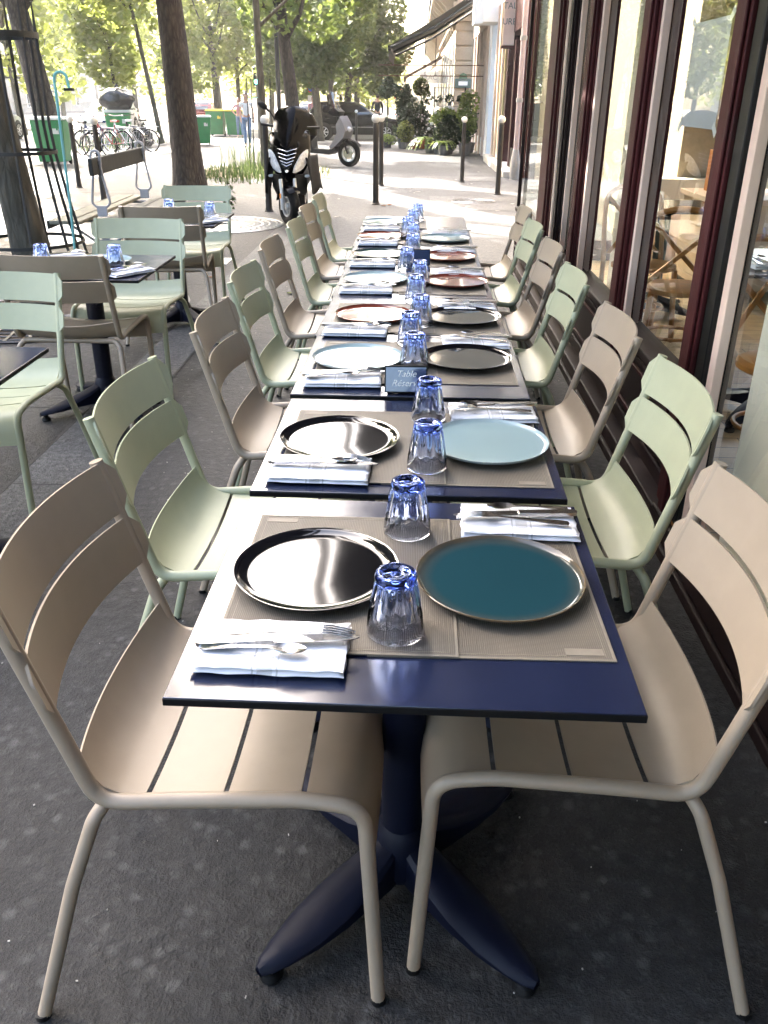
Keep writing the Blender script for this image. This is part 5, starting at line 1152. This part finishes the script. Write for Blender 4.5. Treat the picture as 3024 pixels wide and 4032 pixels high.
o=b.build('paving_litter',mat('pale_grit',(.45,.42,.38),.8,var=.4,vs=8),smooth=False); o['kind']='stuff'; tag(o,'pale grit and scraps scattered on the pavement','litter')

# ------------------------------------------------------------------ florist: pots, shrubs, rack
def pot(t,r,h,m): MB().lathe([(r*.7,0),(r*.78,0),(r,h*.82),(r*1.08,h*.83),(r*1.08,h),(r*.95,h),(r*.9,h*.86),(0,h*.84)],22).build('pot',m,t)
FG='potted plants in front of the florist'
def plant(x,y,label,pr,ph,pm,blobs,n,size,lm,flowers=None,seed=1,droop=.2,name='potted_plant'):
    t=thing(name,label,'plant',(x,y,gz(y)),random.uniform(-.2,.2),FG); pot(t,pr,ph,pm)
    leaf_cloud(seed,blobs,n,size,droop).build('foliage',lm,t,recalc=False,ang=0,smooth=False)
    MB().tube([(0,0,ph*.8),(0,0,max(q[2] for q in blobs))],.014,6).build('stem',M['stem'],t)
    if flowers:
        r=random.Random(seed); f=MB()
        for _ in range(flowers[1]):
            q=r.choice(blobs); a=r.uniform(0,6.28); e=r.uniform(-.2,1.4); p=(q[0]+q[3]*cos(a)*cos(e),q[1]+q[4]*sin(a)*cos(e),q[2]+q[5]*sin(e)); f.ell(p,(flowers[2],)*3,7,5)
        f.build('blossom',flowers[0],t)
    return t
D=M['leafd'];Lf=M['leafl'];Y=M['leafy']
plant(-1.0,32.9,'low round green pot plant at the kerb end of the flower display',.16,.2,M['greypot'],[(0,0,.26,.34,.3,.2)],500,.07,Lf,seed=2)
plant(-.42,32.5,'big dark leafy shrub at the kerb end of the flower display',.2,.3,M['greypot'],[(0,0,.75,.42,.4,.5),(.2,0,1.1,.3,.3,.35)],1300,.11,D,seed=3)
plant(-.25,33.6,'tall dark shrub with orange flowers in the middle of the display',.2,.3,M['greypot'],[(0,0,1.1,.5,.45,.6),(-.2,.1,1.5,.35,.3,.4),(.2,0,.7,.45,.4,.4)],1900,.11,D,(M['petalr'],14,.03),4)
plant(-.36,32.2,'rounded yellow-green bush in a dark pot',.15,.22,M['greypot'],[(0,0,.55,.30,.30,.36)],900,.07,Y,seed=5)
plant(-.08,32.2,'small plant in a terracotta pot beside the yellow-green bush',.125,.30,M['terracotta'],[(0,0,.45,.22,.2,.2)],350,.08,D,seed=6)
plant(.22,32.3,'small plant in a terracotta pot under the white flowers',.13,.32,M['terracotta'],[(0,0,.48,.24,.2,.22)],350,.08,D,seed=7)
plant(.05,32.9,'bushy plant covered in small white flowers',.16,.3,M['greypot'],[(0,0,.80,.40,.3,.28)],700,.09,D,(M['petal'],60,.035),8)
plant(.40,33.2,'tall dark green shrub beside the black rack',.2,.3,M['greypot'],[(0,0,1.0,.45,.4,.6),(.1,0,1.45,.38,.35,.4),(-.1,0,.6,.4,.4,.35)],1900,.11,D,(M['petal'],18,.03),9)
plant(.95,28.7,'dense dark ivy bush at the shop side of the display',.25,.3,M['greypot'],[(0,0,.55,.42,.38,.48),(.05,0,.85,.32,.3,.3)],1900,.10,D,seed=10,name='ivy_bush')
plant(.72,28.95,'pale green hydrangea above the dark ivy bush',.17,.3,M['greypot'],[(0,0,.95,.30,.28,.28),(.25,0,1.15,.24,.24,.2),(-.1,0,.7,.26,.24,.25)],1000,.10,Lf,(M['petal'],10,.05),11)
def fern(x,y,label,n,L,pm,seed,z=.3,up=.9):
    t=thing('fern',label,'plant',(x,y,gz(y)),0,FG); pot(t,.16,.26,pm); r=random.Random(seed); b=MB()
    for k in range(n):
        a=2*pi*k/n+r.uniform(-.2,.2); l=L*r.uniform(.7,1.1); P=[Vector((cos(a)*l*u,sin(a)*l*u,z+up*l*(u*1.25-1.5*u*u))) for u in[i/9 for i in range(10)]]
        for i in range(1,10):
            d=(P[i]-P[i-1]).normalized(); s=d.cross(Vector((0,0,1))).normalized(); w=.11*L*sin(pi*min(1,i/9.5)**.7)+.01
            for sg in(-1,1):
                o=len(b.v); b.v+= [tuple(P[i-1]),tuple(P[i-1]*.5+P[i]*.5+s*sg*w+d*.03),tuple(P[i]+s*sg*w*.6+d*.03),tuple(P[i])]; b.f.append((o,o+1,o+2,o+3))
    b.build('frond',Lf,t,recalc=False,ang=0,smooth=False)
fern(.45,29.4,'bright green fern spilling low over the pavement',26,.75,M['greypot'],3); fern(.85,28.2,'second bright fern at the foot of the dark ivy bush',20,.45,M['greypot'],5)
plant(1.55,29.2,'tall feathery pale green plant beside the white shop pillar',.2,.3,M['greypot'],[(0,0,1.0,.34,.3,.6),(.1,0,1.5,.3,.25,.35),(-.15,0,.7,.3,.3,.35)],1300,.12,Lf,seed=12)
plant(1.5,28.4,'small plant in a grey pot beside the white shop pillar',.16,.34,M['greypot'],[(0,0,.52,.2,.2,.2)],260,.08,D,seed=13)
plant(1.72,30.2,'dark climbing plant against the shop pillar',.2,.3,M['greypot'],[(0,0,1.2,.28,.28,.5),(0,0,.7,.25,.25,.4)],800,.10,D,seed=14)
def topiary(x,y,zc,r,label,m,seed,tall=None):
    t=thing('topiary_tree',label,'topiary',(x,y,gz(y)),0,FG); pot(t,.18,.3,M['greypot']); MB().tube([(0,0,.2),(.01,0,zc)],.02,8).build('trunk',M['stem'],t)
    leaf_cloud(seed,[(0,0,zc,r,r,r)]+([(.0,0,zc-.55,.16,.16,.5)] if tall else []),1500,.09).build('crown',m,t,recalc=False,ang=0,smooth=False)
topiary(.15,32.6,1.95,.29,'ball clipped topiary standing tall over the flower display',M['leaf'],21); topiary(-1.05,33.6,1.95,.36,'dark ball topiary at the kerb end of the flower display',D,22)
topiary(-.47,33.2,1.85,.26,'dark topiary with trailing brown stems in the flower display',D,23,True)
rk=thing('plant_rack','black metal shelf rack holding small plants in front of the shop','rack',(1.08,31.0,gz(31)))
for sx in(-.5,.5):
    for sy in(-.17,.17): MB().bx(sx-.012,sx+.012,sy-.012,sy+.012,0,1.92).build('upright',M['black'],rk)
for z in(.45,.90,1.36,1.90): MB().bx(-.487,.487,-.157,.157,z-.012,z).build('shelf',M['black'],rk)
k=0
for z,nn in((.45,3),(.90,4),(1.36,3)):
    for i in range(nn):
        k+=1; xx=-.38+.76*i/(nn-1); t=thing('potted_plant',f'small pot plant on the {["lower","middle","upper"][(.45,.90,1.36).index(z)]} shelf of the black rack, {["kerb end","second from the kerb end","third from the kerb end","wall end"][i]}','plant',(1.08+xx,31.0,gz(31)+z),0,'small plants on the rack')
        pot(t,.065,.12,M['greypot'] if i%2 else M['white']); leaf_cloud(40+k,[(0,0,.22,.15,.13,.13)],170,.07).build('foliage',D,t,recalc=False,ang=0,smooth=False)

# ------------------------------------------------------------------ the shops beyond the restaurant
sh=thing('red_shop_front','dark red shop front with a cream lettered board beyond the restaurant','shop front',(2.1,21,gz(21)))
def sp_(n,b,m,par=sh,org=(2.1,21),**k):
    b.v=[(x-org[0],y-org[1],z-gz(org[1])) for x,y,z in b.v]; return b.build(n,m,par,**k)
sp_('pilaster',MB().bx(2.12,2.44,19.55,19.95,-.1,5),M['wine'],bevel=.01); sp_('pilaster',MB().bx(2.12,2.44,21.0,21.3,-.1,2.6),M['wine'],bevel=.01); sp_('pilaster',MB().bx(2.12,2.44,22.6,22.9,-.1,5),M['wine'],bevel=.01)
sp_('fascia',MB().bx(2.10,2.44,19.951,22.599,2.75,5),M['wine'],bevel=.01); sp_('pane',MB().bx(2.30,2.31,19.96,20.99,.45,2.74),M['carglass'],smooth=False); sp_('pane',MB().bx(2.30,2.31,21.31,22.59,.3,2.74),M['carglass'],smooth=False)
sp_('stall_riser',MB().bx(2.14,2.44,19.96,20.99,-.1,.449),M['darkwine'],bevel=.01)
sg=sp_('name_board',MB().bx(1.86,2.118,21.45,21.50,2.50,4.6),M['creamframe'],bevel=.01); sp_('board_edge',MB().bx(1.84,2.119,21.40,21.60,2.44,2.495),M['wine'],bevel=.008)
M['ink']=mat('grey_green_lettering',(.10,.14,.12),.6)
for tx,z in(('TAL',3.20),('URE',2.90)):
    o=letters(tx,.17,M['ink'],sh,0,.003); o.location=(1.985-2.1,21.446-21,z-gz(21)); o.rotation_euler=(pi/2,0,0)
ds=thing('doorway_surround','cream and gold panelled doorway between the red shop and the florist','doorway',(2.05,24.4,gz(24.4)))
M['gold']=mat('aged_gilt_panel',(.50,.40,.20),.35,.2,var=.25,vs=3)
sp_('door_panel',MB().bx(2.08,2.44,22.95,25.6,-.1,3.6),M['gold'],ds,(2.05,24.4),bevel=.01)
for y in(23.3,24.2,25.1): sp_('moulding',MB().bx(2.03,2.079,y-.09,y+.09,.02,3.55),M['creamframe'],ds,(2.05,24.4),bevel=.01)
sp_('step',MB().bx(1.88,2.44,19.6,25.6,-.16,.05),M['concrete'],ds,(2.05,24.4),bevel=.02)
lb=thing('light_box_sign','plain white box sign mounted high on the wall before the florist','sign',(1.85,25.4,3.9))
lb_b=MB().loft([[( -.20,-.3,-.72),(.24,-.3,-.72),(.24,.9,-.72),(-.20,.9,-.72)],[(-.20,-.3,1.2),(.24,-.3,1.2),(.24,.9,1.2),(-.20,.9,1.2)]]); lb_b.build('housing',M['white'],lb,bevel=.015)
MB().loft([[(-.42,-.05,-.75),(-.201,-.30,-.75),(-.201,.9,-.75),(-.42,.65,-.75)],[(-.42,-.05,1.2),(-.201,-.3,1.2),(-.201,.9,1.2),(-.42,.65,1.2)]]).build('angled_face',M['white'],lb,bevel=.01)
fl=thing('florist_shop','white framed florist shop front with dark window strips','shop front',(2.05,30,gz(30)))
F=lambda n,b,m,**k: sp_(n,b,m,fl,(2.05,30),**k)
F('pilaster',MB().bx(1.98,2.44,26.2,27.0,-.4,3.3),M['white'],bevel=.015); F('fascia',MB().bx(2.0,2.44,26.2,35.4,3.31,5.2),M['creamframe'],bevel=.015)
for y in(28.2,29.7,31.2,32.7,34.2): F('window_post',MB().bx(1.99,2.2,y-.13,y+.13,-.4,3.3),M['creamframe'],bevel=.01)
for y in(27.01,28.34,29.84,31.34,32.84): F('window',MB().bx(2.18,2.2,y,y+1.2,.3,3.29),M['carglass'],smooth=False)
F('stall_riser',MB().bx(2.04,2.4,27.01,34.0,-.4,.299),M['white'],bevel=.01)
dp=thing('downpipe','pale pink drainpipe running down the wall at the restaurant corner','drainpipe',(2.08,19.2,gz(19.2)))
MB().tube([(0,0,.55),(0,0,5.2)],.055,14).build('pipe',mat('pink_pipe',(.58,.44,.40),.5,var=.1),dp); MB().lathe([(.09,-.05),(.10,.0),(.10,.34),(.075,.5),(.06,.58)],14).build('cast_shoe',M['concrete'],dp)
b=MB()
for z in(1.5,2.6,3.8): b.lathe([(.068,z-.04),(.072,z),(.068,z+.04)],14)
b.build('collar',M['concrete'],dp)
fa=thing('florist_awning','dark awning sloping down over the florist plants, on thin frame bars','awning',(1.95,29.5,3.9))
n0=Vector((0,0,.33)); n1=Vector((-2.72,0,-1.20))
MB().sheet([[(-.02-2.7*u,y,.36-1.53*u-.06*sin(pi*u)) for u in(0,.25,.5,.75,1)] for y in(-2.5,0,3.2)],.015).build('canvas',mat('olive_dark_canvas',(.035,.032,.022),.8),fa)
for y in(-2.52,.3,3.22): MB().tube([(-.02,y,.16),(-1.5,y,-.72),(-2.70,y,-1.22)],.035,8).build('arm',M['iron'],fa)
MB().bx(-2.78,-2.70,-2.6,3.3,-1.30,-1.18).build('front_bar',M['black'],fa); MB().bx(-2.76,-2.745,-2.6,3.3,-1.52,-1.301).build('valance',mat('olive_canvas_hem',(.06,.055,.04),.8),fa)
for z in(-1.62,-1.90): MB().tube([(-3.1,-1.2,z),(.0,-1.2,z)],.014,6).build('frame_bar',mat('rusty_bar',(.12,.06,.03),.7),fa)
for x in(-1.72,-1.42): MB().tube([(x,-1.2,-1.90),(x,-1.2,-.85)],.012,6).build('frame_post',M['bollard'],fa)
cs=thing('cassette_bracket','grey awning cassette bracket at the top of the florist front','bracket',(1.9,27.0,4.05)); MB().bx(-.18,.09,-.05,.3,-.5,.5).build('housing',M['iron_grey'],cs,bevel=.03)

# ------------------------------------------------------------------ stone houses up the street
def house(label,x,y0,y1,h,sc_=1,front=-1,nfl=5,m='stone',name='stone_house',bays=None,relief=True):
    """front wall at x facing front*X, spanning y0..y1"""
    t=thing(name,label,'building',(x,(y0+y1)/2,gz(y0))); L=y1-y0; d=-front*9
    b=MB(); b.bx(min(0,d),max(0,d),-L/2,L/2,-1.5,h); b.build('wall',M[m],t,smooth=False)
    f=front; k=MB(); e=f*.14
    for z in(.9,4.1,4.6,h-1.0,h-.4):
        k.bx(min(f*.001,e),max(f*.001,e),-L/2-.1,L/2+.1,z,z+.16)
    k.bx(min(f*.001,f*.45),max(f*.001,f*.45),-L/2-.3,L/2+.3,h-.2,h+.15); k.build('cornice',M[m],t,bevel=.02)
    nb=bays or max(2,int(L/3.4))
    for i in range(nb):
        yc_=-L/2+(i+.5)*L/nb
        for fl in range(nfl):
            z=(.5 if fl==0 else 5.0+(fl-1)*3.2); hh=3.0 if fl==0 else 2.1
            if z+hh>h-.8: continue
            w=MB(); w.bx(min(f*.002,f*.07),max(f*.002,f*.07),yc_-.66,yc_+.66,z,z+hh); w=w.build('window',M['white'],t,smooth=False)
            p=MB(); p.bx(min(f*.071,f*.08),max(f*.071,f*.08),yc_-.54,yc_-.03,z+.1,z+hh-.1); p.bx(min(f*.071,f*.08),max(f*.071,f*.08),yc_+.03,yc_+.54,z+.1,z+hh-.1); p.build('pane',M['carglass'],w,smooth=False)
    if relief:
        k=MB()
        for z in[j*.48 for j in range(0,9)]: k.bx(-.02,.62,-L/2-.05,-L/2-.001,z+.02,z+.44); 
        k.bx(-.06,.70,-L/2-.16,-L/2-.051,4.15,4.5); k.bx(-.10,.76,-L/2-.22,-L/2-.161,4.35,4.5); k.build('quoin',M[m],t,bevel=.02)
        for i in range(nb*2):
            yc_=-L/2+(i+.5)*L/nb/2; MB().loft([[(0,yc_-.12,z),(-q,yc_-.12,z),(-q,yc_+.12,z),(0,yc_+.12,z)] for z,q in((3.9,.10),(4.3,.18),(4.7,.42),(5.0,.75),(5.15,.8))]).build('balcony_bracket',M[m],t,bevel=.02)
        MB().bx(-.85,-.141,-L/2,L/2,5.16,5.34).build('balcony_slab',M[m],t,bevel=.02)
        for z in (6.2,): 
            k=MB(); k.bx(-.83,-.79,-L/2,L/2,z,z+.04)
            for j in range(int(L/.35)): k.bx(-.82,-.80,-L/2+.35*j,-L/2+.35*j+.02,5.341,z-.001)
            k.build('balcony_railing',M['iron'],t,smooth=False)
    return t
house('cream rusticated stone house with balcony just beyond the florist',1.40,36.0,58,19,nfl=5)
house('next cream stone house further up the walkway side',1.40,58.4,84,20,nfl=5,relief=True); house('farthest cream stone house up the walkway side',1.55,84.4,140,19,nfl=5,relief=False)
pq=thing('street_name_plate','small dark street name plate with green arched top on the stone corner','sign',(1.73,35.93,1.93)); MB().bx(-.30,.30,-.02,.0,-.20,.12).build('plate',mat('enamel_blue_green',(.04,.09,.08),.3),pq,bevel=.008); MB().prism([(-.30,.121),(-.16,.121),(-.12,.26),(0,.31),(.12,.26),(.16,.121),(.30,.121)][1:6],lambda u,v,d:(u,d,v),-.02,0).build('arch',M['leafd'] if False else mat('enamel_green',(.03,.10,.05),.3),pq); MB().bx(-.17,.17,-.026,-.021,-.11,.02).build('lettering_band',M['white'],pq)
a2=thing('red_brown_awning','red brown shop awning further along the stone houses','awning',(1.35,52,2.35)); MB().sheet([[(-2.0*u,y,.95-1.0*u) for u in(0,.5,1)] for y in(-3,0,3)],.02).build('canvas',mat('red_brown_canvas',(.12,.03,.02),.8),a2); MB().bx(-2.03,-1.99,-3.0,3.0,-.30,-.06).build('valance',mat('red_brown_hem',(.10,.03,.02),.8),a2)
bd=thing('projecting_sign','white projecting shop sign with grey lettering far up the street','sign',(.75,60,2.45)); MB().bx(-.60,.62,-.05,.05,-.32,.34).build('board',M['white'],bd,bevel=.01)
o=letters('FRAC',.42,M['iron_grey'],bd,0,.005); o.location=(0,-.058,-.14); o.rotation_euler=(pi/2,0,0)
MB().tube([(.62,0,.2),(.9,0,.25)],.03,6).build('bracket',M['iron'],bd)
for i,(x,y0,y1,h,l) in enumerate(((-52,-10,22,19,'pale stone house across the avenue, level with the terrace'),(-52,22.5,50,21,'pale stone house across the avenue, behind the bicycles'),(-52,50.5,82,18,'pale stone house across the avenue, behind the thick tree'),(-52,82.5,120,22,'pale stone house across the avenue, behind the white car'),(-52,120.5,175,20,'pale stone house at the far end across the avenue'))):
    house(l,x,y0,y1,h,front=1,nfl=6,m='stone2',relief=False,bays=6)
ks=thing('news_kiosk','dark glazed bus shelter on the central pavement of the avenue','shelter',(-23,52,gz(52))); MB().bx(-1.3,1.3,-2.5,2.5,2.5,2.62).build('roof',M['iron'],ks,bevel=.03)
for sx in(-1.2,1.2):
    for sy in(-2.4,2.4): MB().bx(sx-.05,sx+.05,sy-.05,sy+.05,0,2.5).build('post',M['iron'],ks)
MB().bx(-1.18,-1.16,-2.34,2.34,.3,2.4).build('glazing',M['carglass'],ks,smooth=False)
# lamp post, signal, no parking sign
lp=thing('lamp_post','tall slim black lamp post between the young tree and the dark trunk','lamp post',(-3.95,27.0,gz(27))); MB().lathe([(.13,0),(.13,.15),(.10,.2),(.085,.9),(.062,1.0),(.058,4),(.05,8)],16).build('pole',M['iron'],lp); MB().tube([(0,0,8),(-.3,0,8.5),(-1.2,0,8.7)],.035,8).build('arm',M['iron'],lp); MB().ell((-1.4,0,8.66),(.3,.13,.09)).build('lantern',M['iron_grey'],lp)
ts=thing('traffic_signal','slim traffic signal showing green, far behind the young tree','traffic signal',(-6.75,40.0,gz(40))); MB().lathe([(.05,0),(.05,2.9)],10).build('pole',M['iron'],ts); MB().bx(-.12,.12,-.14,.1,2.05,2.75).build('housing',M['black'],ts,bevel=.02); MB().lathe([(.085,-.155),(.06,-.17),(0,-.175)],14,(0,0,2.2),'Y').build('green_lens',M['greenlamp'],ts)
ns=thing('no_parking_sign','round blue and red no parking sign on a post behind the trees','road sign',(-5.1,46,gz(46))); MB().lathe([(.035,0),(.035,2.9)],8).build('post',M['iron_grey'],ns); MB().lathe([(0,-.05),(.25,-.05),(.25,-.04),(0,-.04)],24,(0,0,2.1),'Y').build('red_border',M['redlens'],ns); MB().lathe([(0,-.055),(.20,-.055),(.20,-.051),(0,-.051)],24,(0,0,2.1),'Y').build('blue_disc',mat('sign_blue',(.03,.08,.4),.4),ns); MB().beam((-.15,-.057,2.25),(.15,-.057,1.95),.003,.045,up=(1,0,1)).build('red_bar',M['redlens'],ns); MB().bx(-.2,.2,-.05,-.04,1.45,1.75).build('white_plate',M['white'],ns)

# ------------------------------------------------------------------ haze volume added to wash the background with sun glow
hz=MB().bx(-90,60,-70,230,-6,26).build('haze',None,smooth=False); hz['kind']='stuff'
m,nt,out=newmat('glow_haze'); v=nd(nt,'ShaderNodeVolumePrincipled'); v.inputs['Color'].default_value=(1,.98,.94,1); v.inputs['Density'].default_value=.0008; v.inputs['Anisotropy'].default_value=.65; nt.links.new(v.outputs[0],out.inputs['Volume']); hz.data.materials.append(m)
# ------------------------------------------------------------------ light, sky, camera
SUN=Vector((-.52,.70,.60)).normalized()
el=math.asin(SUN.z); az=math.atan2(SUN.x,SUN.y)
w=bpy.data.worlds.new('World'); S.world=w; w.use_nodes=True; nt=w.node_tree
sky=nt.nodes.new('ShaderNodeTexSky'); sky.sky_type='NISHITA'; sky.sun_disc=False; sky.sun_elevation=el; sky.sun_rotation=az; sky.air_density=1.0; sky.dust_density=6; sky.ozone_density=1.0
bg=nt.nodes['Background']; nt.links.new(sky.outputs[0],bg.inputs[0]); bg.inputs[1].default_value=SKY if 'SKY' in globals() else .15
l=bpy.data.lights.new('sun','SUN'); l.energy=2.7; l.angle=radians(.5); l.color=(1,.955,.88); lo=bpy.data.objects.new('sun',l); COL.objects.link(lo); lo.rotation_euler=SUN.to_track_quat('Z','Y').to_euler()
cam=bpy.data.cameras.new('camera'); cam.sensor_fit='VERTICAL'; cam.sensor_height=36; cam.sensor_width=27; cam.lens=36*3350/4032; cam.clip_end=2000; cam.clip_start=.05
co=bpy.data.objects.new('camera',cam); COL.objects.link(co); S.camera=co
p,r_,a=radians(26.209),radians(.5),radians(1.758)
F_=Vector((-sin(a)*cos(p),cos(a)*cos(p),-sin(p))); R_=Vector((cos(a),sin(a),0)); U_=R_.cross(F_)
R2=R_*cos(r_)+U_*sin(r_); U2=-R_*sin(r_)+U_*cos(r_)
co.matrix_world=Matrix((( R2.x,U2.x,-F_.x,0),(R2.y,U2.y,-F_.y,0),(R2.z,U2.z,-F_.z,1.533),(0,0,0,1)))
S.view_settings.view_transform='Standard'; S.view_settings.look='None'; S.view_settings.gamma=1; S.view_settings.exposure=3.55
S.cycles.max_bounces=10; S.cycles.transmission_bounces=10; S.cycles.transparent_max_bounces=24; S.cycles.diffuse_bounces=2; S.cycles.glossy_bounces=4
S.cycles.caustics_reflective=False; S.cycles.caustics_refractive=False; S.cycles.sample_clamp_indirect=6
S.cycles.use_denoising=True
